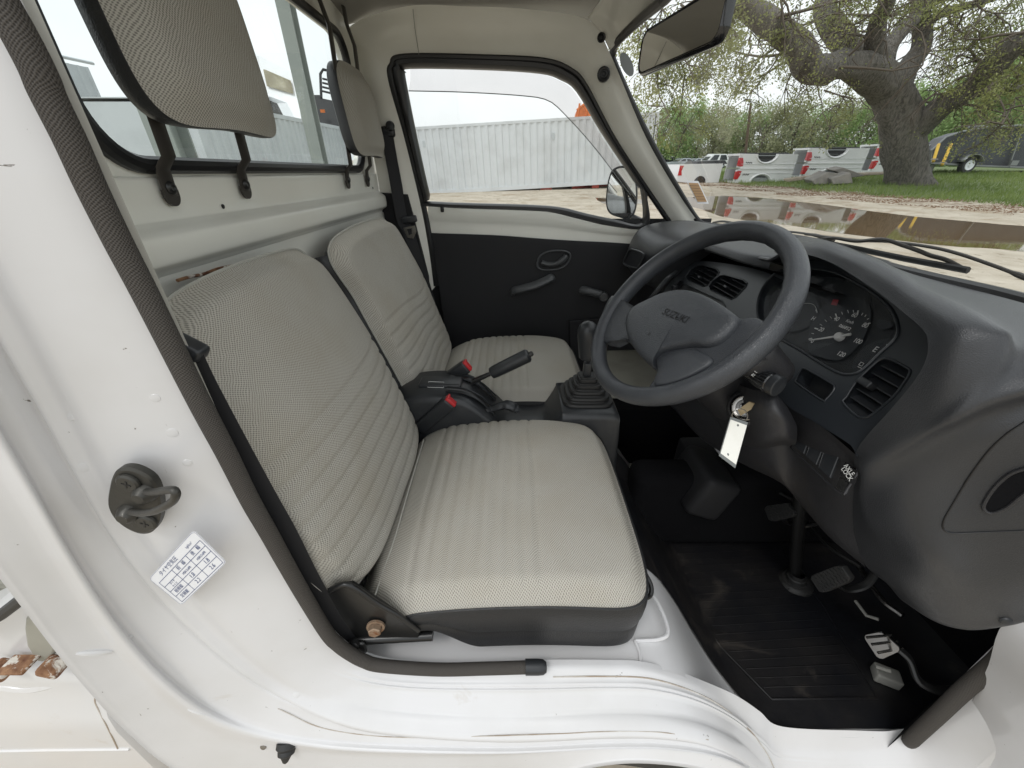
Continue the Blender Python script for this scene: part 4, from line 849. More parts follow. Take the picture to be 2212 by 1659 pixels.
# ---- floor side: steering shaft, boot, pedals
b = B(); b.tube([P(1730,1060,y=.63), P(1716,1250,z=-.975)], .0135, 12); SHF = b.obj('steering_shaft', 'black_metal', TR)
o = P(1718, 1256, z=-.972); b = B(); b.lathe(o, (-.15,0,1), [(-.01,.042),(.0,.040),(.003,.034),(.008,.031),(.010,.024),(.022,.022),(.024,.019),(.036,.0165)], 26); b.obj('shaft_boot', 'rubber', SHF)
def pedal(name, q, th, m, arm, ridges, marks=0):
    Q = [V(*p) if len(p) == 3 else p for p in q]; n = (Q[1]-Q[0]).cross(Q[3]-Q[0]).normalized(); n = -n if n.z < 0 else n
    c = sum(Q, V(0,0,0)) / 4; pts = []
    for i in range(4):
        a, d0, d1 = Q[i], Q[i-1], Q[(i+1) % 4]
        for f in (0, .5, 1): pts.append(a + (d0-a)*(.16*(1-f)*(1-f*.5)) + (d1-a)*(.16*f*(1-(1-f)*.5)))
    b = B(); b.grid([[c+(p-c)*.96 for p in pts], [p - n*.002 for p in pts], [p - n*th for p in pts], [c+(p-c)*.8 - n*(th+.004) for p in pts]], True); b.ngon([c+(p-c)*.96 for p in pts])
    ob = b.obj(name, m, TR, auto=50)
    if ridges:
        b = B(); nu, nv = ridges
        for i in range(nu):
            for j in range(nv):
                u, v = (i+.5+.25*(j%2))/(nu+.3), (j+.5)/nv; p = Q[0].lerp(Q[1], u).lerp(Q[3].lerp(Q[2], u), v); p = c + (p-c)*.86
                b.lathe(p, n, [(-.001, .0042), (.0016, .0036), (.0016, 0)], 6)
        b.obj('pedal_tread', m, ob)
    b = B(); b.tube(catmull(arm, 6), .0085, 8, flat=.6); b.obj('pedal_arm', 'black_metal', ob); return ob
def q4(pts, x): return [P(a, c, x=x + dx) for (a, c), dx in zip(pts, (0, 0, .0, .0))]
pedal('clutch_pedal', [P(1648,1094,x=.63), P(1702,1086,x=.645), P(1718,1115,x=.648), P(1661,1128,x=.633)], .012, 'rubber', [P(1690,1112,x=.655), P(1700,1128,x=.69), P(1740,1136,x=.72), P(1775,1120,x=.75), P(1790,1060,x=.76)], (6, 5))
pedal('brake_pedal', [P(1746,1245,x=.645), P(1815,1218,x=.66), P(1839,1255,x=.668), P(1772,1284,x=.652)], .014, 'rubber', [P(1800,1255,x=.68), P(1830,1272,x=.71), P(1870,1262,x=.74), P(1895,1225,x=.76), P(1900,1180,x=.77)], (8, 6))
GP = pedal('accelerator_pedal', [P(1862,1372,x=.675), P(1905,1364,x=.685), P(1950,1405,x=.70), P(1899,1428,x=.69)], .006, 'steel', [P(1940,1400,x=.71), P(1965,1425,x=.725), P(1985,1470,x=.735), P(2030,1492,x=.76), P(2080,1490,x=.79)], None)
b = B()
for (x0, y0, x1, y1) in ((1872,1377,1925,1372),(1883,1392,1938,1385),(1896,1410,1950,1400)): b.tube([P(x0,y0,t=.700), P(x1,y1,t=.700)], .0022, 6)
b.obj('pedal_rib', 'steel', GP)
b = B(); b.rbox(P(1915, 1460, z=-.962), (.045, .032, .026), .004, Matrix.Rotation(radians(-25), 3, 'Z')); b.tube([P(1893,1440,z=-.93), P(1925,1450,z=-.92)], .004, 8); b.obj('pedal_stop', 'cont_dull', TR)
# floor mat: its own thing
def mz(x, y): return floor_z(x) + .012
MT = empty('floor_mat', (0,0,0)); MT.matrix_world = TRM; MT['_t'] = 1; tag(MT, 'black ribbed rubber floor mat lying in the driver footwell under the pedals', 'floor mat')
mo_ = [(1335,900),(1500,985),(1640,1060),(1760,1130),(1900,1230),(2060,1340),(2110,1400),(2010,1560),(1960,1592),(1800,1590),(1695,1588),(1650,1525),(1560,1445),(1480,1335),(1400,1200),(1345,1010)]
b = B(); rows = []
XM = [(.318,.545),(.36,.505),(.4165,.462),(.46,.42),(.50,.375),(.515,.33),(.53,.24),(1.2,.235)]
def xmin(y):
    for (a, c), (d, e) in zip(XM, XM[1:]):
        if y <= d: return lerp(c, e, max(0, (y - a)/(d - a)))
    return .235
for i in range(50):
    r = []
    for j in range(64):
        y = .336 + .0082*j; x = lerp(xmin(y), 1.04, i/49); z = floor_z(x) + .008 + .0025*noise.noise(V(x*9, y*9, 0)) + .0012*noise.noise(V(x*30, y*30, 5)); z += .06*ss(.93, 1.04, x) + .05*ss(.80, .86, y); r.append(V(x, y, z))
    rows.append(r)
b.grid(rows); b.obj('mat_sheet', 'mat_rubber', MT, auto=75)
b = B(); fz = -.985 + .0105
def mzz(px, py): return P(px, py, z=fz + .0005)
bd = [(1416,1152),(1655,1140),(1680,1158),(1700,1205),(1780,1310),(1895,1508),(1667,1510),(1560,1400),(1480,1290)]
b.tube([mzz(*p) for p in bd], .0028, 6, closed=True, flat=.6); b.obj('mat_border', 'mat_rubber', MT)
b = B()
Lb = [mzz(*p) for p in ((1425,1160),(1480,1290),(1560,1400),(1665,1505))]; Rb = [mzz(*p) for p in ((1660,1150),(1700,1215),(1775,1320),(1885,1503))]
for a, c in list(zip(resample(Lb, 22), resample(Rb, 22)))[1:-1]: b.tube([a.lerp(c, .03), a.lerp(c, .97)], .0011, 4, flat=.4)
tag(b.obj('mat_ribs', 'mat_rubber', MT), kind=None)
# footwell walls: fire wall, tunnel, near kick panel
b = B(); b.grid([[V(x, y, z) for y in (.34, .9, 1.48)] for x, z in ((.715,-.20),(.80,-.35),(.95,-.65),(1.0,-1.0))]); b.grid([[V(.74, .312, z), V(.77 + .0*z, .33, z), V(lerp(.75,1.0,ss(-.25,-.8,z)), .345, z)] for z in (-.22, -.4, -.6, -1.0)]); b.grid([[V(.60, .34, -.22), V(.715, .34, -.20)], [V(.60, 1.48, -.22), V(.715, 1.48, -.20)]])
b.obj('footwell_lining', 'carpet', TR, smooth=False)
b = B(); b.rbox(P(1515, 1040, x=.52), (.10, .16, .13), .02, Matrix.Rotation(radians(20), 3, 'Y')); b.rbox(P(1500, 1010, x=.56), (.09, .11, .16), .012); b.obj('heater_box', 'trim', TR, auto=60)
b = B(); b.rbox(V(.66, .80, -.83), (.66, .10, .26), .03); b.obj('centre_tunnel', 'carpet', TR)
b = B(); b.hexa([V(.335,1.15,-.70), V(.70,1.15,-.70), V(.70,1.48,-.70), V(.335,1.48,-.70), V(.345,1.17,-.668), V(.66,1.17,-.660), V(.66,1.48,-.645), V(.345,1.48,-.655)])
LW = b.obj('wheel_housing_cover', 'grey_panel', TR, smooth=False); md = LW.modifiers.new('bev', 'BEVEL'); md.width = .012; md.segments = 4
b = B(); b.box(V(.53, 1.28, -.82), (.36, .38, .235)); b.obj('wheel_housing', 'carpet', TR, smooth=False)
for pts, r_, m_, nm in ((((1560,980,.70),(1600,1040,.74),(1690,1120,.78)), .006, 'rubber', 'cable'), (((1745,1130,.76),(1790,1180,.74),(1860,1225,.76)), .005, 'black_metal', 'linkage_rod'), (((1850,1215,.80),(1900,1290,.79),(1950,1330,.80)), .006, 'steel', 'linkage_rod'), (((1620,1010,.66),(1660,1050,.70),(1740,1095,.74)), .004, 'rubber', 'cable')):
    b = B(); b.tube(catmull([P(x, y, x=d_) for x, y, d_ in pts], 6), r_, 8); b.obj(nm, m_, TR)
b = B(); b.tube([P(1848,1298,z=-.9), P(1872,1330,z=-.9), P(1898,1338,z=-.89)], .0035, 8); b.obj('pedal_bracket', 'cont_dull', TR)

# ================================================================== SEATS
def pad(cx, cy, hw, hh, fz_, n=90, m=90, p=4.2, grooves=None):
    """rounded rectangular pad: grid squeezed to a superellipse, height from fz_(u,v,edge)"""
    rows = []
    for i in range(n + 1):
        r = []
        for j in range(m + 1):
            a, c = -1 + 2*i/n, -1 + 2*j/m; mx_ = max(abs(a), abs(c)); 
            if mx_ > 1e-6:
                k = mx_ / ((abs(a)**p + abs(c)**p) ** (1/p)); 
            else: k = 1
            u, v = a*k, c*k; r.append(fz_(u, v, mx_))
        rows.append(r)
    return rows
def groove(t, ws=.0045): return -math.exp(-(t/ws)**2)
# the driver's cushion (x fore-aft, y sideways)
def cushion(yn, yf, name, xo=0.0, zo=0):
    yc, hw = (yn + yf)/2, (yf - yn)/2
    def f(u, v, e, skirt=False):
        x = -.016 + xo + .242*u; y = yc + hw*v*(1 + .06*min(0, u)*-1 - .05*max(0, -u)); 
        crown = .030*(1 - abs(u)**2.2) *1 + .026*(1 - abs(v)**2.6)
        z = -.587 + zo + crown + .012*u - .045*max(0, -u - .55)
        z -= .028*ss(.86, 1.0, e)**1.6
        for k in range(9):          # sewn channels across the rear half
            xk = -.165 + .026*k + .0012*sin(v*5 + k); z += .0042*groove(x - xo - xk, .0035) * ss(1.0, .9, abs(v))
        z += .002*noise.noise(V(x*7, y*7, 3)); return V(x, y, z)
    b = B(); rows = pad(0, 0, 1, 1, f, 100, 80, 9.0); b.grid(rows); ob = b.obj(name, 'cloth_seat', TR, auto=0)
    ring = [rows[0][j] for j in range(81)] + [rows[i][80] for i in range(1, 101)] + [rows[100][j] for j in range(79, -1, -1)] + [rows[i][0] for i in range(99, 0, -1)]
    c = sum(ring, V(0,0,0)) / len(ring); sk = []
    for dz, s_ in ((.0005, 1.0), (-.004, 1.010), (-.02, 1.018), (-.045, 1.014), (-.062, 1.004), (-.066, 1.0), (-.070, 1.004), (-.108, .998), (-.112, .95)):
        q = []
        for p in ring:
            rear = ss(-.05, -.14, p.x - xo) ; dzz = dz*(1 - .55*rear)
            zz = p.z + dzz
            pp = c + (p - c)*s_; q.append(V(pp.x, pp.y, max(zz, -.7195)))
        sk.append(q)
    b = B(); b.grid(sk, True); b.obj('cushion_skirt', 'vinyl', ob, auto=60)
    b = B(); b.tube([p + V(0,0,-.0) + (p-c)*.004 for p in ring[::2]], .0022, 6, closed=True); b.obj('piping', 'vinyl', ob)
    return ob
CU = cushion(.347, .832, 'seat_cushion')
CU2 = cushion(.945, 1.405, 'seat_cushion', xo=.0)
b = B(); sm = catmull([P(805,1303,z=-.60) + V(0,0,.002), P(850,1170,z=-.575), P(882,1060,z=-.565), P(915,950,z=-.575)], 8)
b.tube(sm, .0016, 6); b.obj('cushion_seam', 'cloth_plain', CU)
def backrest(L, Rr, zt, name, wave=0):
    """L, Rr: y of near and far edge at bottom; face leans back"""
    def f(u, v, e):           # u: -1 bottom .. 1 top, v: -1 near .. 1 far
        z = lerp(-.585, zt, (u + 1)/2); yl, yr = L(z), Rr(z); y = (yl + yr)/2 + (yr - yl)/2*v
        z += .012*(1 - v*v)*ss(0, 1, u) - .02*ss(.3,1,u)*max(0, -v)**3*.6
        x = -.378 - .335*(z + .14)
        bulge = .022*(1 - abs(v)**3)*(1 - .5*abs(u)) + .012*(1-abs(v)**4)
        x += bulge - .026*ss(.90, 1.0, e)**1.5 - .006
        for k in range(8):
            zk = -.545 + .031*k + (.0015*sin(v*4 + k*.5) if wave == 0 else .008*sin(v*4.2 + 1.2 + k*.35)) ; x += .0045*groove(z - zk, .0042) * ss(1.0, .9, abs(v))
        x += .002*noise.noise(V(y*8, z*8, 1)); return V(x, y, z)
    b = B(); rows = pad(0, 0, 1, 1, f, 100, 80, 9.0); b.grid(rows); ob = b.obj(name, 'cloth_back', TR, auto=0)
    ring = [rows[0][j] for j in range(81)] + [rows[i][80] for i in range(1, 101)] + [rows[100][j] for j in range(79, -1, -1)] + [rows[i][0] for i in range(99, 0, -1)]
    c = sum(ring, V(0,0,0)) / len(ring); sk = [[c + (p-c)*s_ + V(dx, 0, -dx*.0) for p in ring] for dx, s_ in ((.0, 1), (-.004, 1.004), (-.016, 1.004), (-.032 - .02*wave, .995), (-.040 - .024*wave, .96))]
    zt_ = max(p.z for p in ring); sk = [[V(max(p.x, -.447), p.y, p.z - (a.x - p.x)*1.1*ss(zt_ - .07, zt_ - .02, p.z)) for p, a in zip(r, ring)] for r in sk]
    b = B(); b.grid(sk, True); b.obj('backrest_side', 'vinyl', ob, auto=60)
    b = B(); b.tube([p + (p-c)*.004 for p in ring[::2]], .0022, 6, closed=True); b.obj('piping', 'cloth_plain', ob)
    if wave:      # the inner side of the passenger back is plain vinyl
        ed_ = [rows[k][0] for k in range(3, 99)]
        b = B(); b.grid([[p + V(-.001, .002, 0) for p in ed_], [p + V(-.006, -.006, 0) for p in ed_], [p + V(-.022, -.011, -.003) for p in ed_], [V(max(-.45, p.x - .05), p.y - .008, p.z - .01) for p in ed_]]); b.obj('side_cover', 'vinyl', ob, auto=60)
    return ob
BA = backrest(lambda z: .340 + .052*ss(-.35, -.08, z), lambda z: .820 - .035*ss(-.33, -.08, z), -.128, 'seat_back')
BA2 = backrest(lambda z: .850 + .034*ss(-.13, -.27, z), lambda z: 1.392 - .055*ss(-.33, -.08, z), -.128, 'seat_back', 1)
b = B(); b.tube(catmull([P(x, y, x=-.43) for x, y in ((383,606),(410,598),(440,592),(470,581),(510,572),(550,560))], 4), .0022, 6); b.obj('rust_patch', 'rust', BK)
# hinge bracket, rail and bolt on the near side
b = B(); n_ = V(0,-1,0); br = [P(x, y, y=.342) for x, y in ((700,1292),(722,1268),(760,1262),(790,1282),(835,1312),(868,1335),(905,1368),(900,1385),(840,1385),(770,1385),(735,1372))]; b.plate(br, (), .006, n_)
b.tube(catmull([P(x, y, y=.339) for x, y in ((712,1275),(745,1262),(775,1275),(815,1303),(862,1330),(905,1362))], 4), .004, 8)
b.tube([P(755, 1383, y=.342), P(935, 1373, y=.348)], .008, 8); HB = b.obj('seat_hinge', 'black_metal', TR, auto=50)
b = B(); o = P(812, 1352, y=.338); b.lathe(o, (.1,-1,.1), [(0,.014),(.003,.0138),(.0032,.0098)], 22); b.lathe(o, (.1,-1,.1), [(.003,.0102),(.011,.0102),(.0125,.0085),(.0125,0)], 6); b.obj('bolt', 'bolt_rust', HB, auto=30)
b = B(); b.tube(catmull([P(1385,1225,z=-.66), P(1405,1262,z=-.68), P(1405,1285,z=-.69), P(1393,1293,z=-.69)], 5), .0045, 8); b.obj('seat_release', 'black_metal', CU)
b = B(); b.rbox(V(-.02, .59, -.70), (.40, .40, .03), .008); b.obj('seat_rail', 'black_metal', CU)
b = B(); b.rbox(V(-.02, 1.17, -.69), (.40, .40, .06), .008); b.obj('seat_rail', 'black_metal', CU2)
# ---------------- head restraints
def headrest(yc, hw, z0, z1, xf, bars, top_out=False):
    def f(u, v, e):
        z = lerp(z0, z1, (u+1)/2) + .0; y = yc + hw*v*(1 + .05*u*0 - .10*max(0, u)**2); z += .012*(1 - v*v)*u*-1*(u < 0)
        x = xf - .012*u - .016*ss(.62, 1.0, e)**1.4 + .010*(1-v*v); return V(x, y, z)
    b = B(); rows = pad(0,0,1,1,f,60,60,5.0); b.grid(rows); ob = b.obj('head_restraint', 'cloth_head', TR, auto=0)
    n_, m_ = 60, 60; ring = [rows[0][j] for j in range(m_+1)] + [rows[i][m_] for i in range(1, n_+1)] + [rows[n_][j] for j in range(m_-1, -1, -1)] + [rows[i][0] for i in range(n_-1, 0, -1)]
    c = sum(ring, V(0,0,0)) / len(ring); sk = [[c + (p-c)*s_ + V(dx,0,0) for p in ring] for dx, s_ in ((0,1),(-.003,1.010),(-.014,1.012),(-.024,1.0),(-.029,.94),(-.030,.3),(-.030,.02))]
    b = B(); b.grid(sk, True); b.obj('restraint_shell', 'vinyl', ob, auto=60)
    for yb in bars:
        b = B(); xw = -.458; pth = [V(xw + .006, yb, -.028), V(xw + .008, yb, .004), V(xw + .022, yb, .018), V(xw + .024, yb, .10), V(xw + .030, yb, .30), V(xw + .018, yb, .345), V(xw + .016, yb, .38)]
        b.tube(pth, .0125, 8, flat=.30, up=(1, 0, 0)); bo = b.obj('restraint_bar', 'bar_metal', ob, auto=50)
        b = B(); b.plate([V(xw + .008, yb + .0125*cos(a), -.026 + .014*sin(a)) for a in [pi + pi*k/10 for k in range(11)]] + [V(xw + .008, yb + .0125, -.02), V(xw + .008, yb - .0125, -.02)], (), .004, V(1,0,0)); b.obj('bar_foot', 'bar_metal', bo, smooth=False)
        b = B(); o = V(xw + .009, yb, -.018); b.lathe(o, (1,0,0), [(0,.0085),(.0015,.0085),(.0035,.0065),(.0042,.004),(.0036,.003),(.0036,0)], 18); b.obj('bolt', 'black_metal', bo)
    return ob
headrest(.650, .137, .040, .300, -.394, (.565, .727))
headrest(1.296, .128, .030, .245, -.402, (1.19, 1.355))
# ================================================================== CONSOLE
b = B(); cs = []
for x, z, y0, y1 in ((-.30,-.500,.80,.955),(-.24,-.482,.80,.955),(-.17,-.480,.80,.955),(-.11,-.495,.80,.955),(-.05,-.55,.80,.955),(-.01,-.585,.805,.95),(.05,-.592,.81,.95),(.09,-.585,.81,.955),(.115,-.555,.805,.965),(.128,-.535,.80,.975),(.14,-.530,.80,.98),(.255,-.530,.80,.98),(.27,-.54,.80,.98),(.275,-.56,.80,.98),(.285,-.73,.80,.98)):
    cs.append([V(x, y0 - .004, -.735), V(x, y0, z - .02), V(x, y0 + .004, z - .006), V(x, y0 + .014, z), V(x, (y0+y1)/2, z + .002), V(x, y1 - .014, z), V(x, y1 - .004, z - .006), V(x, y1, z - .02), V(x, y1 + .004, -.735)])
b.grid([catmull([r[i] for r in cs], 4) for i in range(9)]); CN = b.obj('centre_console', 'plastic', TR, auto=60)
b = B(); b.rbox(V(-.185, .872, -.480), (.11, .05, .016), .006); q = V(-.20, .845, -.4775); b.obj('switch_plate', 'plastic', CN)
CC = caster(CN, bpy.data.objects['switch_plate']); b = B(); pts = [CC(x, y, .0008) for x, y in ((926,825),(959,826),(958,838),(924,837))]; b.tube(pts, .0007, 4, closed=True)
e_ = (pts[0] - pts[1]).normalized(); n_q = (pts[1]-pts[0]).cross(pts[2]-pts[0]).normalized(); n_q = n_q if n_q.z > 0 else -n_q; m_ = sum(pts, V(0,0,0))/4
b.text('4WD = 2WD', m_ + n_q*.0015, e_, n_q.cross(e_), .0085, off=.02); b.obj('lever_label', 'white_mark', CN, smooth=False)
# dark slots beside the levers
for y_ in (.835, .905):
    b = B(); pts = catmull([V(-.165, y_, -.4775), V(-.12, y_, -.484), V(-.08, y_, -.507), V(-.045, y_, -.548)], 6); b.tube(pts, .010, 8, flat=.25, up=(.5,0,1)); b.obj('lever_slot', 'rubber_seal', CN)
    for s_ in (-1, 1): b = B(); b.tube([p + V(0, s_*.0115, .001) for p in pts], .0024, 6); b.obj('slot_rim', 'plastic', CN)
# shift boot
bx_, by_ = .198, .89
b = B(); rows = []
zz = -.530; hw = .065
for k in range(5):
    for dz, s_ in ((0, 1), (.005, 1.03), (.010, 1.0), (.0105, .86), (.013, .84)): 
        h_ = hw*(1 - .155*k)*s_; rows.append([V(bx_ + h_*math.copysign(abs(cos(2*pi*j/32))**.45, cos(2*pi*j/32)), by_ + h_*1.0*math.copysign(abs(sin(2*pi*j/32))**.45, sin(2*pi*j/32)), zz + .0130*k + dz) for j in range(32)])
rows.append([V(bx_ + .004*cos(2*pi*j/32), by_ + .004*sin(2*pi*j/32), zz + .066) for j in range(32)])
b.grid(rows, True); b.obj('shift_boot', 'rubber', CN, auto=30)
b = B(); b.rbox(V(bx_ - .002, by_, -.448), (.020, .022, .040), .003); b.tube([V(bx_, by_, -.45), V(bx_ - .008, by_, -.36)], .006, 8)
GL = b.obj('gear_lever', 'plastic', TR)
b = B(); kp = Vector((bx_ - .006, by_, -.418)); b.lathe(kp, (-.06, 0, 1), [(0,.016),(.004,.020),(.03,.0225),(.06,.0255),(.076,.0255),(.088,.022),(.096,.014),(.100,.005),(.1002,0)], 24); b.obj('shift_knob', 'plastic', GL)
# hand brake
b = B(); h0, h1, h2 = V(-.135, .900, -.515), P(1062, 806, y=.90), P(1140, 768, y=.90)
b.tube([h0, V(-.10,.90,-.488), h1], [.016, .011, .0085], 10, flat=.6); HBk = b.obj('hand_brake', 'black_metal', TR)
b = B(); d = (h2-h1).normalized(); Lh = (h2-h1).length; b.lathe(h1, d, [(-.002,.012),(0,.0155),(.01,.0172),(Lh*.5,.0178),(Lh*.9,.0182),(Lh,.0180),(Lh+.004,.014),(Lh+.004,.0)], 16); b.obj('brake_grip', 'plastic', HBk)
b = B(); b.lathe(h2 + d*.003, d, [(0,.007),(.009,.007),(.012,.005),(.012,0)], 14); b.obj('release_button', 'rubber', HBk)
b = B(); g0, g1, g2 = P(1030, 892, y=.835), P(1048, 886, y=.835), P(1116, 884, y=.83); b.tube([g0, g1], .009, 8, flat=.6); TL_ = b.obj('transfer_lever', 'black_metal', TR)
b = B(); b.tube(catmull([g1 + V(-.012,0,0), P(1062,884,y=.833), P(1085,876,y=.832), P(1100,876,y=.83), P(1112,882,y=.83), P(1120,886,y=.83)], 4), [.010]*6 + [.0125]*4 + [.0150]*6 + [.0125]*3 + [.008]*2, 12, flat=.85); b.obj('transfer_grip', 'plastic', TL_)
# buckles
for (face, back, yy) in ((P(973,867,y=.795), P(905,925,y=.80), .80), (P(1009,790,y=.93), P(962,822,y=.935), .93)):
    b = B(); d = (face-back).normalized(); sd_ = V(0,1,0); up_ = d.cross(sd_).normalized(); up_ = -up_ if up_.z < 0 else up_; R = Matrix((d, sd_, d.cross(sd_))).transposed()
    Lb_ = (face-back).length; b.rbox(face - d*Lb_*.5, (Lb_, .026, .036), .006, R); BU = b.obj('seat_belt_buckle', 'plastic', TR, auto=50)
    b = B(); b.rbox(face - d*.001, (.014, .019, .030), .002, R); b.rbox(face - d*.010 + up_*.0135 if False else face - d*.012 + V(0,0,.0165), (.022, .017, .006), .002, R); b.obj('release_button', 'red', BU)
# far belt
b = B(); b.rbox(P(838, 285, y=1.46), (.045, .02, .03), .008); b.lathe(P(843, 272, y=1.45), (0,-1,0), [(0,.014),(.01,.012),(.012,0)], 16); BE = b.obj('seat_belt', 'plastic', TR)
def strap(pts, wd, name, par, thick=.0012):
    b = B(); b.tube(catmull(pts, 6), wd, 8, flat=thick/wd, up=(.5, -1, .3)); return b.obj(name, 'trim', par, auto=40)
strap([P(836,290,y=1.452), P(852,380,y=1.45), P(868,470,y=1.445), P(882,500,y=1.44), P(905,570,y=1.44), P(935,670,y=1.44), P(965,760,y=1.44)], .019, 'belt_strap', BE)
strap([P(845,300,y=1.465), P(858,400,y=1.467), P(872,520,y=1.465), P(900,640,y=1.46)], .018, 'belt_strap', BE)
b = B(); tg_ = [P(x, y, y=1.43) for x, y in ((871,492),(896,487),(899,500),(893,516),(880,514))]; ti = [P(x, y, y=1.43) for x, y in ((879,495),(889,493),(890,505),(883,507))]; b.plate(tg_, [ti], .003, V(0,-1,0)); b.obj('belt_tongue', 'steel', BE, smooth=False)
b = B(); b.rbox(P(885, 474, y=1.44), (.05, .018, .022), .005, Matrix.Rotation(radians(-8), 3, 'Y')); b.obj('tongue_grip', 'plastic', BE)
b = B(); b.prism([P(x, y, y=1.47) for x, y in ((822,416),(880,420),(893,470),(925,600),(930,760),(840,760),(826,480))], V(0,.03,0)); b.obj('retractor_cover', 'trim', BE, smooth=False)
# near belt running down between seal and seat
b = B(); np_ = [P(x, y, y=.338) for x, y in ((392,765),(430,840),(500,965),(560,1070),(610,1155),(660,1250),(710,1335),(752,1392))]
b.tube(catmull(np_, 5), .018, 8, flat=.09, up=(.25, -1, .2)); NB = b.obj('seat_belt', 'trim', TR, auto=40)
b = B(); b.rbox(P(768, 1398, y=.333), (.034, .008, .030), .004); b.lathe(P(765,1390,y=.331), (0,-1,.2), [(0,.009),(.006,.009),(.008,.006),(.008,0)], 14); b.obj('belt_anchor', 'black_metal', NB)
b = B(); b.rbox(P(402, 748, y=.345), (.035, .02, .016), .005, Matrix.Rotation(radians(35), 3, 'Y')); b.obj('belt_tongue', 'plastic', NB)

# ================================================================== KEY WITH TAG (its own thing)
KY = empty('key_with_tag', (0,0,0)); KY.matrix_world = TRM; KY['_t'] = 1; tag(KY, 'key in the ignition lock with a blank white paper tag on a wire ring', 'key')
b = B(); kc = LC + LN*.004; bl = [P(x, y, t=.577) for x, y in ((1593,886),(1618,868),(1630,872),(1622,885),(1600,898))]; b.prism(bl, V(.002,.002,0)); b.obj('key_bow', 'brass', KY, smooth=False)
b = B(); rg = [P(1598 + 17*cos(2*pi*k/28) , 898 + 15*sin(2*pi*k/28), t=.570 + .008*sin(2*pi*k/28)) for k in range(28)]; b.tube(rg, .0007, 6, closed=True); b.obj('key_ring', 'steel', KY)
tq = [P(1579,902,t=.572), P(1614,914,t=.572), P(1588,1008,t=.572), P(1555,983,t=.572)]; n = (tq[1]-tq[0]).cross(tq[3]-tq[0]).normalized(); n = -n if n.y > 0 else n
def tqp(u, v): return tq[0].lerp(tq[1], u).lerp(tq[3].lerp(tq[2], u), v)
hole = lambda u0, v0: [tqp(u0 + .07*cos(2*pi*k/14), v0 + .028*sin(2*pi*k/14)) + n*.0008 for k in range(14)]
b = B(); b.plate([tqp(0,.05) + n*.0008, tqp(1,.05) + n*.0008, tqp(1,.95) + n*.0008, tqp(0,.95) + n*.0008], [hole(.5,.12), hole(.42,.86)], .0014, n); b.obj('paper_tag', 'tag_white', KY, smooth=False)
b = B(); b.prism([tqp(-.03,-.02), tqp(1.03,-.02), tqp(1.03,1.03), tqp(-.03,1.03)], -n*.0012); b.obj('tag_sleeve', 'grey_mark', KY, smooth=False)
# front wheel top under the sill
b = B(); wc = V(.15, .33, -1.085); rows = []
for k in range(61):
    a = 2*pi*k/60; rr_ = [(.19,-.07),(.245,-.068),(.262,-.058),(.268,-.04),(.268,.04),(.262,.058),(.245,.068),(.19,.07)]
    rows.append([wc + V(cos(a)*r, y, sin(a)*r) for r, y in rr_])
b.grid(rows); TY = b.obj('front_tyre', 'rubber', TR, auto=40)
b = B()
for k in range(60):
    a = 2*pi*k/60
    for s_ in (-1, 1): b.box(wc + V(cos(a)*.270, s_*.025, sin(a)*.270), (.010, .036, .018), Matrix.Rotation(-a, 3, 'Y') @ Matrix.Rotation(s_*.5, 3, 'X'))
b.obj('tyre_tread', 'rubber', TY, smooth=False)
# ---------------- cargo bed corner behind the cab
before_ = set(bpy.data.objects)
b = B(); pr = [(.205,-1.0),(.205,-.80),(.21,-.62),(.214,-.59),(.222,-.565),(.224,-.53),(.226,-.507),(.235,-.497),(.30,-.495)]
b.grid([[V(x, y, z) for y, z in pr] for x in (-2.2, -1.2, -.64, -.634, -.628, -.55, -.50)]); b.grid([[V(-.50, y, z), V(-.495, y + .01, z), V(-.490, .5, z)] for y, z in pr])
BS = b.obj('cargo_bed_side', 'paint', TR, auto=60)
BC = caster(BS); b = B(); b.tube(catmull([BC(x, y) for x, y in ((217,1475),(212,1490),(205,1512),(214,1535),(228,1562),(242,1590),(256,1620))], 4), .0009, 6); b.obj('cracked_seam', 'sealer', BS)
b = B(); b.tube([BC(1,1622), BC(100,1620), BC(200,1619), BC(280,1618)], .0022, 6); b.obj('bed_seam', 'paint', BS)
b = B(); b.prism([P(x, y, y=.235) for x, y in ((-260,1440),(-40,1330),(50,1305),(75,1318),(130,1390),(118,1422),(60,1430),(-260,1440))], V(0,.05,0)); GT = b.obj('bed_gate_corner', 'paint', TR, smooth=False); md = GT.modifiers.new('bev', 'BEVEL'); md.width = .006; md.segments = 3
b = B(); b.prism([P(x, y, y=.231) for x, y in ((72,1318),(90,1332),(125,1380),(118,1415),(92,1432),(75,1428),(55,1395),(50,1360),(52,1338))], V(0,.03,0)); md = b.obj('bed_bumper_pad', 'grey_panel', GT, smooth=True).modifiers.new('bev', 'BEVEL'); md.width = .004; md.segments = 3
b = B(); b.rbox(P(30, 1446, y=.240), (.10, .02, .006), .002); b.rbox(P(4, 1447, y=.222), (.020, .02, .012), .004, Matrix.Rotation(.6, 3, 'Y')); b.rbox(P(40, 1436, y=.222), (.030, .02, .004), .0015); b.rbox(P(116, 1440, y=.222), (.022, .02, .012), .004, Matrix.Rotation(.5, 3, 'Y')); b.obj('rusty_hinge', 'rust', TR)
b = B(); b.tube(catmull([P(-60,1465,y=.232), P(20,1478,y=.228), P(70,1482,y=.228), P(120,1472,y=.23), P(145,1458,y=.235)], 5), .007, 8); b.obj('bed_lip', 'paint', BS)
b = B(); b.rbox(P(75, 1455, y=.236), (.05, .02, .016), .005); b.obj('hinge_bracket', 'paint_in', BS)
b = B(); b.tube([P(-80,1378,y=.222), P(0,1330,y=.222), P(60,1284,y=.222), P(110, 1250, y=.222)], .0055, 8); b.obj('bed_edge_rubber', 'rubber', TR)
b = B(); rr2 = []
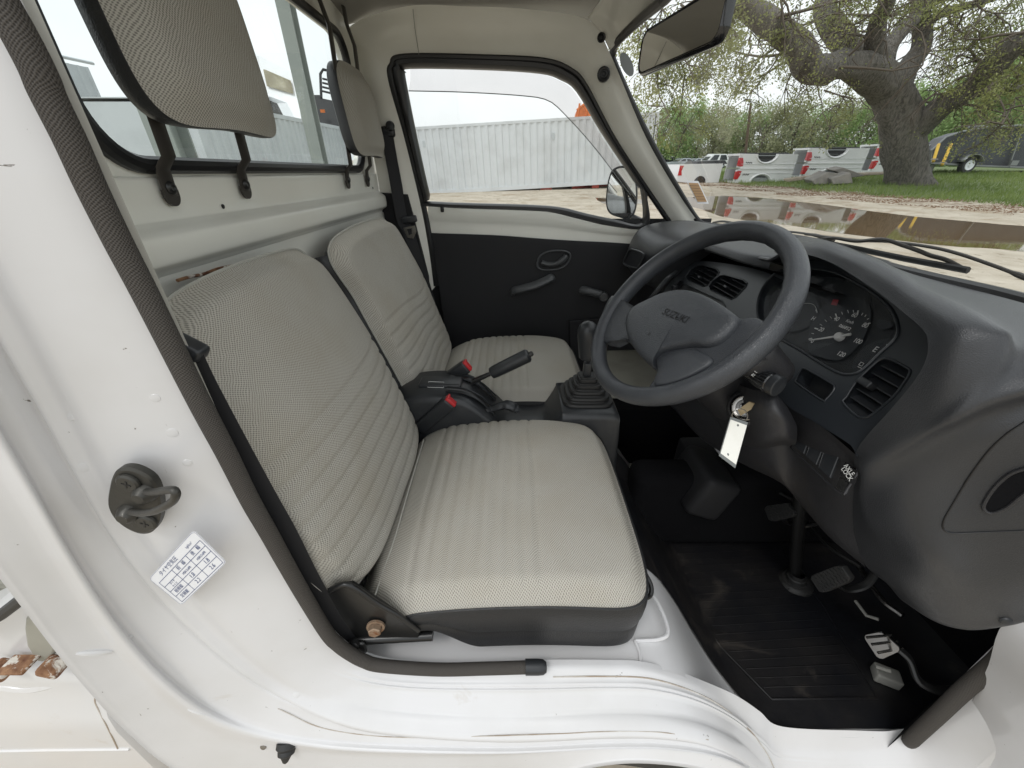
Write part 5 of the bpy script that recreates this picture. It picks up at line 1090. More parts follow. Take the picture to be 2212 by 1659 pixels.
for i in range(60):
    z_ = -.30 - .0050*i; rr2.append([V(x, .33 + .004*(i % 2), z_) for x in (-1.6, -.50)])
b.grid(rr2); b.obj('bed_liner', 'grey_panel', TR, smooth=False)

SCB = 1.17      # the bed stands a little further out than first measured: scale it about the eye
for o in set(bpy.data.objects) - before_:
    for v_ in o.data.vertices: v_.co = (v_.co + T0)*SCB - T0
# nose of the cab: cowl, front face and near wing (out of the picture, kept for other positions)
b = B(); b.grid(smooth_grid([[V(.735, y, -.172), V(.85, y, -.26), V(.98, y, -.40), V(1.06, y, -.62), V(1.07, y, -1.02)] for y in (.235, .5, .9, 1.3, 1.58)], 3, 4))
b.grid([[V(.735, .232, -.172), V(.85, .232, -.26), V(.98, .232, -.40), V(1.06, .232, -.62), V(1.07, .232, -1.02)], [V(.735, .24, -.30), V(.80, .24, -.40), V(.83, .24, -.60), V(.83, .24, -.80), V(.84, .24, -1.02)]])
b.grid([[V(.70, .31, -.17), V(.70, .31, -.28)], [V(.74, .30, -.17), V(.76, .30, -.28)], [V(.78, .235, -.20), V(.80, .235, -.34)]]); b.obj('front_panel', 'paint', TR, auto=60)
# ================================================================== OUTSIDE
mat('chalk', (.42, .365, .285), .92, 0, ('noise', 9, .6, .03), ((.57, .51, .42), 1.6, 8, .35, .7), stains=[((.34, .27, .19), .9, .52, .15), ((.26, .21, .15), 5, .58, .08), ((.66, .61, .52), 14, .62, .1)])
mat('water', (.17, .105, .05), .03, 0, ('noise', 5, .10, .004), spec=.6)
mat('cont_white', (.62, .65, .67), .45, 0, None, ((.50, .52, .53), 1.1, 6, .45, .8), stains=[((.42, .33, .26), 3, .70, .06)])
mat('cont_grey', (.50, .54, .56), .5, 0, None, ((.40, .43, .45), 1.3, 6, .45, .8))
mat('red_steel', (.42, .07, .05), .6); mat('timber', (.24, .20, .15), .85, 0, None, ((.36, .31, .24), 4, 5, .4, .7))
mat('orange', (.72, .20, .045), .5, 0, None, ((.48, .13, .04), 2, 6, .5, .8)); mat('yellow', (.72, .46, .05), .55, 0, None, ((.25, .16, .05), 6, 5, .55, .7))
mat('bed_white', (.76, .77, .78), .28, 0, None, ((.70, .71, .72), 1.5, 4, .4, .8), .4); mat('bed_grey', (.30, .32, .34), .55, 0, ('noise', 4, .3, .02), ((.42, .44, .46), 2, 4, .4, .7))
mat('tail_red', (.48, .012, .02), .2, coat=.5); mat('dark', (.018, .019, .02), .6); mat('car_black', (.02, .022, .026), .2, coat=.6); mat('car_silver', (.36, .39, .42), .25, .3, coat=.5)
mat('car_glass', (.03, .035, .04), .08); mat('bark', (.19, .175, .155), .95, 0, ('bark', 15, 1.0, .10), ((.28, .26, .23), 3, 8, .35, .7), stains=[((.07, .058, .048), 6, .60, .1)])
mat('twig', (.12, .10, .08), .95); mat('trailer', (.038, .042, .048), .55, 0, ('noise', 3, .2, .02), ((.065, .07, .078), 1.2, 6, .4, .8)); mat('trailer_trim', (.22, .23, .23), .4, .4)
mat('grey_post', (.235, .265, .25), .55, 0, None, ((.30, .33, .31), 2, 5, .4, .8)); mat('wood_pole', (.11, .075, .055), .9); mat('slab', (.27, .25, .22), .9, 0, ('noise', 5, .6, .03), ((.17, .16, .15), 2, 6, .4, .7))
def leafmat(name, c1, c2, c3):
    m = mat(name, c1, .65, 0); t = m.node_tree; b = t.nodes['Principled BSDF']; l = t.links.new; t_ = t.nodes.new('ShaderNodeObjectInfo')
    g = t.nodes.new('ShaderNodeNewGeometry'); n = t.nodes.new('ShaderNodeTexNoise'); n.inputs['Scale'].default_value = .55; n.inputs['Detail'].default_value = 6; c = t.nodes.new('ShaderNodeTexCoord'); l(c.outputs['Object'], n.inputs['Vector'])
    r = t.nodes.new('ShaderNodeValToRGB'); e = r.color_ramp.elements; e[0].position = .3; e[0].color = (*c1, 1); e[1].position = .72; e[1].color = (*c3, 1); k = e.new(.5); k.color = (*c2, 1)
    l(n.outputs['Fac'], r.inputs[0]); l(r.outputs[0], b.inputs['Base Color'])
    tr = t.nodes.new('ShaderNodeBsdfTranslucent'); l(r.outputs[0], tr.inputs[0]); x = t.nodes.new('ShaderNodeMixShader'); x.inputs[0].default_value = .4
    o = t.nodes['Material Output']; l(b.outputs[0], x.inputs[1]); l(tr.outputs[0], x.inputs[2]); l(x.outputs[0], o.inputs['Surface']); return m
leafmat('leaf_oak', (.18, .20, .085), (.27, .29, .11), (.39, .41, .14))
leafmat('leaf_green', (.22, .32, .12), (.31, .43, .17), (.42, .54, .23)); leafmat('leaf_olive', (.24, .26, .16), (.33, .34, .20), (.43, .43, .26)); leafmat('grass', (.12, .18, .045), (.19, .26, .065), (.27, .33, .10))  # far-tree greens and olives are paled in the colour to stand in for haze
# ---- ground: one sheet with a low rise to the right, puddle in the hollow
CTRL = [(0,0,0),(-10,8,0),(10.6,11.3,0),(11.5,9.3,0),(9.5,15,0),(8.8,19.2,0),(0,15,0),(3,14.5,0),(1.5,16,0),(5,15,0),(-12,22,-.05),(6,26,.3),(4.5,19.4,.30),(-3.9,19,-.06),(.3,19.2,.12),(8,22,.3),(11.6,22.5,.10),(15,22.7,.40),(18.3,22.9,.62),(17.6,19.1,.25),(15.5,15,.18),(27,25,.74),(24,20,.6),(30,60,.25),(0,70,0),(70,70,.4),(40,12,.4),(20,10,.25),(13,14.5,.08),(0,-20,0),(-40,20,0),(15,3,0),(8,5,0)]
CX_ = np.array([c[0] for c in CTRL]); CY_ = np.array([c[1] for c in CTRL]); CZ_ = np.array([c[2] for c in CTRL])
def gh(x, y):
    d2 = (CX_ - x)**2 + (CY_ - y)**2; s2 = 4.5 + .02*(x*x + y*y); w_ = np.exp(-d2/s2) + 1e-9/(1+d2); return float((w_*CZ_).sum()/w_.sum()) * (1 if hypot(x, y) < 300 else 0)
def G_(px, py):
    d = ray(px, py, PITCH); t = 3.0
    while t < 400:
        p = V(0,0,H) + d*t
        if p.z <= gh(p.x, p.y): return p, t
        t += .1
    return V(0,0,H) + d*t, t
pud = [(1440,422),(1535,417),(1640,424),(1751,437),(1850,450),(1941,464),(2060,476),(2212,489),(2420,505),(2480,540),(2330,556),(2212,545),(2100,538),(2017,529),(1930,520),(1854,510),(1780,500),(1700,487),(1610,478),(1560,470),(1523,456),(1470,440)]
PU = catmull([PW(x, y, z=0) for x, y in pud], 5, True)
pud2 = [(1130,436),(1180,428),(1250,422),(1330,420),(1400,424),(1400,440),(1330,444),(1250,447),(1170,447)]
PU2 = catmull([PW(x, y, z=0) for x, y in pud2], 5, True)
def dist_poly(x, y, poly):
    ins = False; best = 1e9; n = len(poly)
    for i in range(n):
        a, c = poly[i], poly[(i+1) % n]
        if (a.y > y) != (c.y > y) and x < (c.x-a.x)*(y-a.y)/(c.y-a.y) + a.x: ins = not ins
        dx, dy = c.x-a.x, c.y-a.y; t = max(0, min(1, ((x-a.x)*dx + (y-a.y)*dy)/(dx*dx+dy*dy+1e-9))); best = min(best, hypot(x-a.x-t*dx, y-a.y-t*dy))
    return -best if ins else best
def axis(lo, hi, fine, far_, g=1.18):
    a = list(np.arange(lo, hi, fine)); x = hi; s = fine
    while x < far_: a.append(x); s *= g; x += s
    a.append(far_); x = lo; s = fine; l_ = []
    while x > -far_: s *= g; x -= s; l_.append(max(x, -far_))
    return l_[::-1] + a
gx, gy = axis(-6, 26, .3, 900), axis(-3, 30, .3, 900)
b = B(); rows = []
for y in gy:
    r = []
    for x in gx:
        z = gh(x, y)
        if 3 < x < 24 and 4 < y < 27:
            d = min(dist_poly(x, y, PU), dist_poly(x, y, PU2)); z += .035*ss(-.3, .35, d) - .05*ss(.1, -1.0, d) + .016*noise.noise(V(x*1.3, y*1.3, 0))
        else: z += .035
        r.append(V(x, y, z))
    rows.append(r)
b.grid(rows); gnd = b.obj('ground', 'chalk', None, auto=0); tag(gnd, kind='structure')
# bank colouring: grass-covered soil shows where the ground lies behind the puddle (a real change of soil)
nt_ = MATS['chalk'].node_tree; l = nt_.links.new; bs = nt_.nodes['Principled BSDF']; prev = bs.inputs['Base Color'].links[0].from_socket
tcg = nt_.nodes.new('ShaderNodeTexCoord'); vd = nt_.nodes.new('ShaderNodeVectorMath'); vd.operation = 'DOT_PRODUCT'
ga, gb_ = G_(1640, 402)[0], G_(2212, 446)[0]; dr = (gb_ - ga); dr.z = 0; dr.normalize(); nr_ = V(-dr.y, dr.x, 0); nr_ = nr_ if nr_.x > 0 else -nr_; k0 = ga.dot(nr_)
vd.inputs[1].default_value = tuple(nr_); l(tcg.outputs['Object'], vd.inputs[0])
nn2 = nt_.nodes.new('ShaderNodeTexNoise'); nn2.inputs['Scale'].default_value = 1.2; nn2.inputs['Detail'].default_value = 7; l(tcg.outputs['Object'], nn2.inputs['Vector'])
def mth(op, a, bb, c=None):
    n = nt_.nodes.new('ShaderNodeMath'); n.operation = op; n.use_clamp = False
    for i, x in enumerate((a, bb, c)):
        if x is None: continue
        if isinstance(x, (int, float)): n.inputs[i].default_value = x
        else: l(x, n.inputs[i])
    return n.outputs[0]
sdist = mth('MULTIPLY_ADD', nn2.outputs['Fac'], 3.0, mth('SUBTRACT', vd.outputs['Value'], k0 + 1.5))
def band(lo, hi):
    r = nt_.nodes.new('ShaderNodeMapRange'); r.inputs['From Min'].default_value = lo; r.inputs['From Max'].default_value = hi; l(sdist, r.inputs['Value']); return r.outputs[0]
def mixg(f, a, c):
    x = nt_.nodes.new('ShaderNodeMix'); x.data_type = 'RGBA'; l(f, x.inputs['Factor']); l(a, x.inputs['A']); x.inputs['B'].default_value = (*c, 1); return x.outputs['Result']
lit = nt_.nodes.new('ShaderNodeTexNoise'); lit.inputs['Scale'].default_value = 6; lit.inputs['Detail'].default_value = 8; l(tcg.outputs['Object'], lit.inputs['Vector'])
lm = nt_.nodes.new('ShaderNodeMapRange'); lm.inputs['From Min'].default_value = .46; lm.inputs['From Max'].default_value = .56; l(lit.outputs['Fac'], lm.inputs['Value'])
f1 = mth('MULTIPLY', mth('MULTIPLY', band(-3.2, -.6), lm.outputs[0]), .85)
c1 = mixg(f1, prev, (.17, .105, .065)); c2 = mixg(band(-.3, .5), c1, (.125, .165, .06)); l(c2, bs.inputs['Base Color'])
def sheet(name, poly, m, z, kind='structure'):
    b = B(); b.plate([V(p.x, p.y, z) for p in poly], (), None, V(0,0,1)); return tag(b.obj(name, m, None, smooth=False), kind=kind)
sheet('puddle_water', PU, 'water', .012); sheet('puddle_water', PU2, 'water', .012)
# leaf litter and grass
def blades(name, n, inside, hgt, wd, m):
    vs, fs = [], []; cnt = 0
    while cnt < n:
        x, y = RNG.uniform(8, 36), RNG.uniform(6, 34); p = V(x, y, 0); s_ = p.dot(nr_) - k0
        if not inside(x, y, s_): continue
        z = gh(x, y) + .035; h_ = hgt*RNG.uniform(.4, 1.2); a = RNG.uniform(0, 2*pi); dx, dy = cos(a)*wd, sin(a)*wd; lx_, ly_ = RNG.normal(0, .35, 2)*h_
        i = len(vs); vs += [V(x-dx, y-dy, z), V(x+dx, y+dy, z), V(x+lx_, y+ly_, z+h_)]; fs.append((i, i+1, i+2)); cnt += 1
    b = B(); b.add(vs, fs); return tag(b.obj(name, m, None, smooth=False), kind='stuff')
blades('grass', 42000, lambda x, y, s: s > -.4 + noise.noise(V(x*.5, y*.5, 0))*1.2 and s < 14 and y > .55*x*.0 + 6, .17, .014, 'grass')
mat('litter', (.22, .13, .075), .9)
blades('leaf_litter', 9000, lambda x, y, s: -2.6 < s < .3 and noise.noise(V(x*.8, y*.8, 3)) > -.15 and min(1, 1) and dist_poly(x, y, PU) > .15, .02, .035, 'litter')
# ---- shipping containers
def container(name, a, c, hgt, dep, m, zb=.12, pitch=.28):
    """long corrugated box: a, c = ends of the visible long side on the ground"""
    d = (c - a); d.z = 0; Ln = d.length; d.normalize(); nrm_ = V(-d.y, d.x, 0); nrm_ = nrm_ if nrm_.dot(a) > 0 else -nrm_
    root = empty(name, a, atan2(d.y, d.x)); sgn = 1 if nrm_.dot(V(-d.y, d.x, 0)) > 0 else -1
    b = B(); pts = []; x = .14; q = pitch/4
    while x < Ln - .14:
        for dx, dp in ((0, .0), (q, .0), (q*1.4, .036), (q*2.6+.0, .036)): 
            if x + dx < Ln - .1: pts.append((x + dx, dp))
        x += pitch
    b.grid([[V(px_, sgn*dp, zb + .14) for px_, dp in pts], [V(px_, sgn*dp, zb + hgt - .08) for px_, dp in pts]]); b.grid([[V(px_, sgn*(dep - dp), zb + .14) for px_, dp in pts], [V(px_, sgn*(dep - dp), zb + hgt - .08) for px_, dp in pts]])
    for xe in (.04, Ln - .04): b.grid([[V(xe, sgn*(.1 + i*.14), z) for i in range(int((dep - .2)/.14) + 1)] for z in (zb + .1, zb + hgt - .08)])
    b.obj('side_panel', m, root, smooth=False)
    b = B(); yo = lambda t: sgn*t
    for t_ in (.03, dep - .03):
        b.box(V(Ln/2, yo(t_), zb + hgt - .04), (Ln, .06, .10)); b.box(V(Ln/2, yo(t_), zb + .08), (Ln, .08, .15))
    for xe in (.05, Ln - .05):
        for t_ in (.05, dep - .05): b.box(V(xe, yo(t_), zb + hgt/2), (.13, .13, hgt - .02))
    b.box(V(Ln/2, yo(dep/2), zb + hgt - .015), (Ln - .1, dep - .1, .02)); b.obj('frame', m, root, smooth=False)
    return root, Ln, sgn
tc_ = 17.1; ca, cc_ = PW(815, 431.0, t=tc_), PW(815, 431.0, t=tc_) + V(12.19, .1, 0)
R1, LN1, sg = container('shipping_container', ca, cc_, 2.52, 2.3, 'cont_white', .06, .29)
R1.rotation_euler.y = -radians(3.0)
tag(R1, 'long pale grey corrugated shipping container seen through the far door window', 'container', None)
for fx in (.06, .33, .62, .80):
    b = B(); b.box(V(LN1*fx, sg*.9, .0), (.5 if fx < .7 else .3, 1.6, .12)); b.obj('support_block', 'timber' if fx < .5 else 'red_steel', R1, smooth=False)
b = B(); q = PW(1235, 412, z=.1); q2 = PW(1325, 408, z=.1)
BM = empty('steel_beam', (0, 0, 0)); tag(BM, 'rusty red steel beam lying on the ground by the container', 'beam'); b.prism([q, q2, q2 + V(0,0,.16), q + V(0,0,.16)], V(.02,.14,0)); b.obj('beam_web', 'red_steel', BM, smooth=False); b = B(); b.box((q+q2)/2 + V(.01,.07,.17), ((q2-q).length, .22, .02), Matrix.Rotation(atan2((q2-q).y, (q2-q).x), 3, 'Z')); b.obj('beam_flange', 'red_steel', BM, smooth=False)
for fx in (.2, .62):
    b = B(); b.box(V(LN1*fx + (0.3 if fx > .5 else 0), -sg*.01 if False else -.012*sg, 1.98), (.10, .02, .22)); b.obj('lashing_bracket', 'cont_grey', R1, smooth=False)
c2a, c2b = PW(742, 355, x=-6.3), V(-6.3, 8.0, 0); ea = PW(740, 273, x=-6.3); eb = PW(580, 244, x=-6.3)
R2, LN2, sg2 = container('shipping_container', V(ea.x - .1, ea.y + .5, 0), V(eb.x, eb.y - 2.9, 0), (ea.z + eb.z)/2 - .1, 2.3, 'cont_grey', .1, .30)
tag(R2, 'grey corrugated shipping container seen through the rear window, trucks parked above it', 'container')
# ---- orange skip behind the container
b = B(); og = [PW(x, y, y=31) for x, y in ((1236,278),(1246,238),(1262,225),(1278,229),(1300,262),(1308,280))]
OB = empty('skip_bin', (0,0,0)); tag(OB, 'bright orange steel skip with ribbed rim standing behind the container', 'skip')
b.prism(og, V(.3, 3, 0)); b.prism([V(og[0].x, 31.05, 0.05), V(og[-1].x, 31.05, .05), og[-1] + V(0,.05,0), og[0] + V(0,.05,0)], V(.3, 2.9, 0)); b.obj('bin_body', 'orange', OB, smooth=False)
for i in range(4): b = B(); a_ = og[0].lerp(og[-1], .12 + .25*i); b.tube([a_ + V(0,-.05,.05), a_.lerp(og[2], .25) + V(.1*i,-.05,1.05)], .06, 4); b.obj('bin_rib', 'orange', OB, smooth=False)
b = B(); b.tube([og[1], og[2], og[3]], .07, 6); b.obj('bin_rim', 'orange', OB)
# ---- light mast, utility pole
def mast(name, foot, top, r, m, lab_, cat):
    R_m = empty(name, (foot.x, foot.y, gh(foot.x, foot.y))); b = B(); b.tube([V(0,0,0), V(top.x-foot.x, top.y-foot.y, top.z - R_m.location.z)], [r, r*.7], 8); b.obj('pole', m, R_m); tag(R_m, lab_, cat); return R_m, V(top.x-foot.x, top.y-foot.y, top.z - R_m.location.z)
f_ = PW(1215, 345, y=90); tp_ = PW(1215, 258, y=90); MM, tt = mast('flood_light_mast', V(tp_.x, 90, 0), tp_, .14, 'grey_mark', 'thin flood light mast far behind the container', 'light mast')
for dx, dz in ((-.9, 0), (.9, 0), (-.9, -.9), (.9, -.9)): b = B(); b.box(tt + V(dx, -.2, dz), (.7, .3, .45)); b.obj('lamp', 'cont_grey', MM, smooth=False); 
b = B(); b.box(tt, (2.2, .1, .1)); b.box(tt + V(0,0,-.9), (2.2, .1, .1)); b.obj('cross_arm', 'grey_mark', MM, smooth=False)
tp_ = PW(1622, 222, y=52); ft = PW(1603, 345, y=52); UP, tt = mast('utility_pole', V(ft.x + .5, 52, 0), tp_, .17, 'wood_pole', 'leaning brown wooden utility pole with a lamp in front of the far trees', 'utility pole')
b = B(); b.rbox(tt + V(-.5, 0, .25), (.7, .3, .25), .06); b.tube([tt, tt + V(-.3, 0, .3)], .05, 6); b.obj('lamp', 'cont_grey', UP)
# ---- steel canopy posts behind the truck, building
def post(name, tl, tr_, bl_, br_, y0, lab_):
    a = PW(*bl_, y=y0); c = PW(*br_, y=y0); w_ = (c - a).length; cx_ = (a + c)/2; top = PW((tl[0]+tr_[0])/2, tl[1], y=y0)
    rt = empty(name, (cx_.x, cx_.y, 0)); tag(rt, lab_, 'post', None); hh = top.z + 1.2; lean = (top.x - cx_.x)*1.25; s_ = w_
    b = B()
    for yy in (-s_*.5, s_*.5): b.box(V(0, yy, hh/2), (s_, .015, hh))
    b.box(V(0, 0, hh/2), (.014, s_ - .015, hh)); b.obj('column', 'grey_post', rt, smooth=False); b = B(); b.box(V(0,0,.03), (s_*1.6, s_*1.6, .03)); b.obj('base_plate', 'grey_post', rt, smooth=False); return rt
post('steel_post', (612,0), (634,0), (681,357), (705,357), 5.6, 'tall grey green steel post in the middle of the rear window')
post('steel_post', (330,200), (372,200), (362,346), (412,346), 3.6, 'short looking grey green steel post between the driver head restraint stems')
BD = empty('metal_building', (0,0,0)); tag(BD, 'pale building with grey corrugated cladding over a white wall, left in the rear window', 'building')
w0, w1 = PW(123, 123, t=12), PW(203, 141, t=13.0); d_ = (w1 - w0); d_.z = 0; Lw_ = d_.length; d_.normalize(); nb = V(-d_.y, d_.x, 0); w0 = w0 - d_*3; Lw_ += 3.0; zb_ = PW(230, 296, t=12.8).z
b = B(); pts = []
for i in range(int(Lw_/.30)):
    for dx, dp in ((0,0),(.17,0),(.20,.04),(.27,.04)): pts.append((i*.3 + dx, dp))
b.grid([[w0 + d_*x_ + nb*dp*-1 + V(0,0, z_ - w0.z) for x_, dp in pts] for z_ in (zb_, w0.z*.985 - .05)]); b.obj('cladding', 'cont_grey', BD, smooth=False)
mat('wall_white', (.78, .78, .77), .8); b = B(); e0 = w0 + d_*-.5; e1 = w0 + d_*(Lw_ + 1.6)
back = -nb if (-nb).dot(w0) > 0 else nb
b.prism([V(e0.x, e0.y, 0) + back*.1, V(e1.x, e1.y, 0) + back*.1, V(e1.x, e1.y, zb_) + back*.1, V(e0.x, e0.y, zb_) + back*.1], back*5); b.obj('wall', 'wall_white', BD, smooth=False)
b = B() if False else None
if 0: b.prism([V(e0.x, e0.y, zb_) + back*.12, V(w0.x + d_.x*Lw_, w0.y + d_.y*Lw_, zb_) + back*.12, V(w0.x + d_.x*Lw_, w0.y + d_.y*Lw_, w0.z - .15) + back*.12, V(e0.x, e0.y, w0.z - .15) + back*.12], back*4.5)
b = B()
for i in range(1): b.tube([w0 + V(0,0,.03) + d_*0 + back*i*1.0, w0 + V(0,0,.03) + d_*Lw_ + back*i*1.0], .05, 5)
b.obj('roof_edge', 'cont_grey', BD)
# ---- white van body and black flatbed standing on/behind the grey container
VN = empty('box_van', (0,0,0)); tag(VN, 'white box van with a yellowed side panel standing behind the grey container', 'van'); tV = 12.0
qv = [PW(x, y, t=tV) for x, y in ((560,120),(634,158),(652,262),(640,262),(620,222),(582,208),(560,246))]
b = B(); b.prism(qv, V(-2.2, .8, 0)); b.obj('body', 'bed_white', VN, smooth=False)
b = B(); b.prism([PW(x, y, t=tV*.995) for x, y in ((572,150),(628,174),(634,202),(580,186))], V(-.05,.0,0)); mat('panel_tan', (.48, .44, .32), .6, 0, None, ((.38,.33,.24), 2, 5, .4, .8)); b.obj('side_panel', 'panel_tan', VN, smooth=False)
b = B(); b.prism([PW(x, y, t=tV*1.01) for x, y in ((580,205),(640,222),(650,262),(584,246))], V(-1, .3, 0)); b.obj('undercarriage', 'dark', VN, smooth=False)
b = B(); b.prism([V(qv[0].x - 1.6, qv[0].y + 1.5, 0.0), V(qv[2].x - .4, qv[2].y + 1.8, 0.0), qv[2] + V(-.4, 1.2, -.1), qv[5] + V(-.5, 1.2, -.1)], V(-.6, .6, 0)); b.obj('chassis', 'dark', VN, smooth=False)
FB = empty('flatbed_truck', (0,0,0)); tag(FB, 'black flatbed truck with a slatted headboard behind the grey container', 'truck'); tF = 15.0
def pf(x, y, t=tF): return PW(x, y, t=t)
b = B(); b.prism([pf(x, y) for x, y in ((664,205),(690,205),(694,212),(722,218),(732,240),(732,276),(664,262))], V(-1.6, 1.5, 0)); b.obj('bed', 'dark', FB, smooth=False)
b = B(); b.prism([V(pf(664,262).x - 1, pf(664,262).y + 1.6, 0), V(pf(732,262).x - 1, pf(732,262).y + 1.6, 0), pf(732,262) + V(-1,1.5,.05), pf(664,262) + V(-1,1.5,.05)], V(-.5,.5,0)); b.obj('chassis', 'dark', FB, smooth=False)
b = B(); b.tube([pf(694,212), pf(692,160), pf(698,150), pf(722,156), pf(730,230)], .05, 6)
HBd = b.obj('headboard', 'dark', FB)
for i in range(4): b = B(); b.tube([pf(697,170+9*i), pf(722,176+9*i)], .035, 6); b.obj('slat', 'dark', HBd)
for x, y in ((697,240),(668,228)): b = B(); b.box(pf(x, y, tF*.98), (.16,.06,.10)); b.obj('marker_light', 'orange', FB, smooth=False)

# ---- pickup beds, stacked in pairs (lower upright, upper turned over)
def bed_pair(px0, px1, pyb, pyt, t0, labs, L_=2.5, gray=False, n=2, rear_w=1.45):
    a = PW(px0, pyb, t=t0); hgt = PW(px0, pyt, t=t0).z - a.z; h = hgt/n; px_l = (px1 - px0)/FP*t0
    for lev in range(n):
        root = empty('pickup_bed', (a.x, a.y, a.z + (h*lev)), radians(-2)); up_ = lev == 0 or n == 1
        def Z(z): return z*h if up_ else (1 - z)*h
        hh = .98; Lx = px_l; ac, ar = Lx*.56*.8, .27*Lx*.62; 
        o = [V(0,0,Z(.08)), V(0,0,Z(hh)), V(Lx,0,Z(hh)), V(Lx,0,Z(.06))]
        arch = [V(ac + ar*cos(t_), 0, Z(.06 + .52*sin(t_))) for t_ in [pi*k/14 for k in range(15)]]
        prof = [V(0,0,Z(.04)), V(0,0,Z(hh)), V(Lx,0,Z(hh)), V(Lx,0,Z(.06))] + arch
        nn_ = V(0,-1,0)
        for side, yy in (('near', 0), ('far', rear_w)):
            b = B(); b.plate([p + V(0, yy, 0) for p in prof], (), .10, nn_)
            if side == 'near':
                b.grid([[p + V(0,-.002,0) for p in arch], [V(ac,0,Z(.06)) + (p - V(ac,0,Z(.06)))*1.14 + V(0,-.06,0) for p in arch], [V(ac,0,Z(.06)) + (p - V(ac,0,Z(.06)))*1.28 + V(0,-.001,0) for p in arch]])
            b.obj('side_panel', 'bed_white', root, auto=30)
        b = B(); b.box(V(Lx/2, rear_w/2, Z(.16)), (Lx - .06, rear_w - .1, .04)); b.box(V(Lx - .03, rear_w/2, Z(.5)), (.04, rear_w - .1, h*.8))
        for i in range(7): b.box(V(Lx/2, .2 + i*.18, Z(.20)), (Lx - .1, .06, .03))
        b.obj('bed_floor', 'bed_grey', root, smooth=False)
        b = B(); b.box(V(-.06, rear_w/2, Z(.10)), (.12, rear_w - .05, h*.13)); b.obj('rear_sill', 'bed_white', root, smooth=False)
        b = B(); b.prism([V(-.09,.02,Z(.12)), V(-.09,.02,Z(.92)), V(-.02,.02,Z(.95)), V(-.02,.02,Z(.08))], V(0,.14,0)); b.obj('rear_post', 'bed_white', root, smooth=False)
        b = B(); tl = [V(-.10,-.02,Z(.30)), V(-.10,-.02,Z(.82)), V(.02,-.02,Z(.86)), V(.16,-.015,Z(.84)), V(.13,-.015,Z(.55)), V(.05,-.015,Z(.30))]; b.prism(tl, V(0,.16,0)); b.obj('tail_light', 'tail_red', root, smooth=False)
        b = B(); b.tube([V(.05,-.012,Z(.70)), V(Lx-.02,-.012,Z(.70))], .012, 4); b.tube([V(.05,-.012,Z(hh)), V(Lx-.02,-.012,Z(hh))], .022, 6); b.obj('body_line', 'bed_white', root)
        b = B()
        for i in range(6): b.box(V(.28 + i*.055, -.006, Z(.60 + .03*(i % 2))), (.035, .008, .055))
        b.obj('badge', 'dark', root, smooth=False)
        b = B(); b.box(V(ac, .3, Z(.22)), (ar*1.9, .45, h*.36)); b.obj('wheel_well', 'bed_grey' if up_ else 'dark', root, smooth=False)
        b = B(); b.tube([V(.2, .5, Z(.04)), V(Lx-.2, .5, Z(.04))], .05, 4); b.tube([V(.2, rear_w-.5, Z(.04)), V(Lx-.2, rear_w-.5, Z(.04))], .05, 4); b.obj('bed_rail', 'dark', root, smooth=False)
        tag(root, labs[lev], 'pickup bed', 'stacked white pickup beds')
bed_pair(1588, 1702, 397, 331, 20, ['white pickup bed standing upright under another, nearest the windscreen pillar', 'white pickup bed lying upside down on the stack nearest the windscreen pillar'])
bed_pair(1732, 1850, 386, 319, 20.6, ['white pickup bed standing upright at the bottom of the middle stack', 'white pickup bed turned over on top of the middle stack'])
bed_pair(1880, 2008, 374, 311, 21.5, ['lower white pickup bed of the stack half hidden by the oak trunk', 'upper white pickup bed of the stack half hidden by the oak trunk'])
# whole white pickup at the left of the row
b0 = PW(1460, 402, t=20.5); TKr = empty('parked_pickup', b0, radians(3)); tag(TKr, 'white pickup truck with red tail light parked left of the stacked beds', 'pickup truck')
ht_ = 46/FP*20.5; wl = 1.7
b = B(); ar_ = [V(1.25 + .34*cos(t_), 0, .12 + .36*sin(t_)) for t_ in [pi*k/12 for k in range(13)]]; b.plate([V(.0,0,.22), V(.05,0,ht_*.86), V(.6,0,ht_*.9), V(2.3,0,ht_*.92), V(2.3,0,.12)] + ar_, (), .08, V(0,-1,0))
b.prism([V(-.05,0.02,.22), V(.02,.02,ht_*.86), V(-.25,1.7,ht_*.86), V(-.35,1.7,.22)], V(.1,0,0)); b.prism([V(.02,.02,ht_*.84), V(2.3,.02,ht_*.88), V(2.3,1.7,ht_*.88), V(.02,1.7,ht_*.84)], V(0,0,.03)); b.obj('bed', 'bed_white', TKr, auto=30)
b = B(); b.prism([V(.0,-.02,.50), V(.02,-.02,ht_*.84), V(.22,-.02,ht_*.83), V(.14,-.02,.70), V(.20,-.02,.50)], V(0,.1,0)); b.obj('tail_light', 'tail_red', TKr, smooth=False)
b = B(); b.lathe(V(1.25,.02,.30), (0,1,0), [(0,.0),(0,.30),(.2,.30),(.2,0)], 20); b.obj('wheel', 'dark', TKr)
b = B(); b.prism([V(.9,.1,ht_*.9), V(2.6,.1,ht_*.9), V(2.5,.25,ht_*1.05), V(1.1,.25,ht_*1.0)], V(0,1.4,0)); b.obj('bed_cover', 'dark', TKr, smooth=False)
b1 = PW(1345, 402, t=22); TK2 = empty('parked_pickup', b1, radians(0)); tag(TK2, 'white pickup truck mostly hidden behind the windscreen pillar', 'pickup truck')
b = B(); b.rbox(V(1.2, .9, .62), (2.6, 1.7, .75), .12); b.obj('bed', 'bed_white', TK2); b = B(); b.lathe(V(.7,-.02,.30), (0,1,0), [(0,0),(0,.3),(.2,.3),(.2,0)], 18); b.obj('wheel', 'dark', TK2); b = B(); b.box(V(2.48,-.0,.75), (.1,.12,.3)); b.obj('tail_light', 'tail_red', TK2, smooth=False)
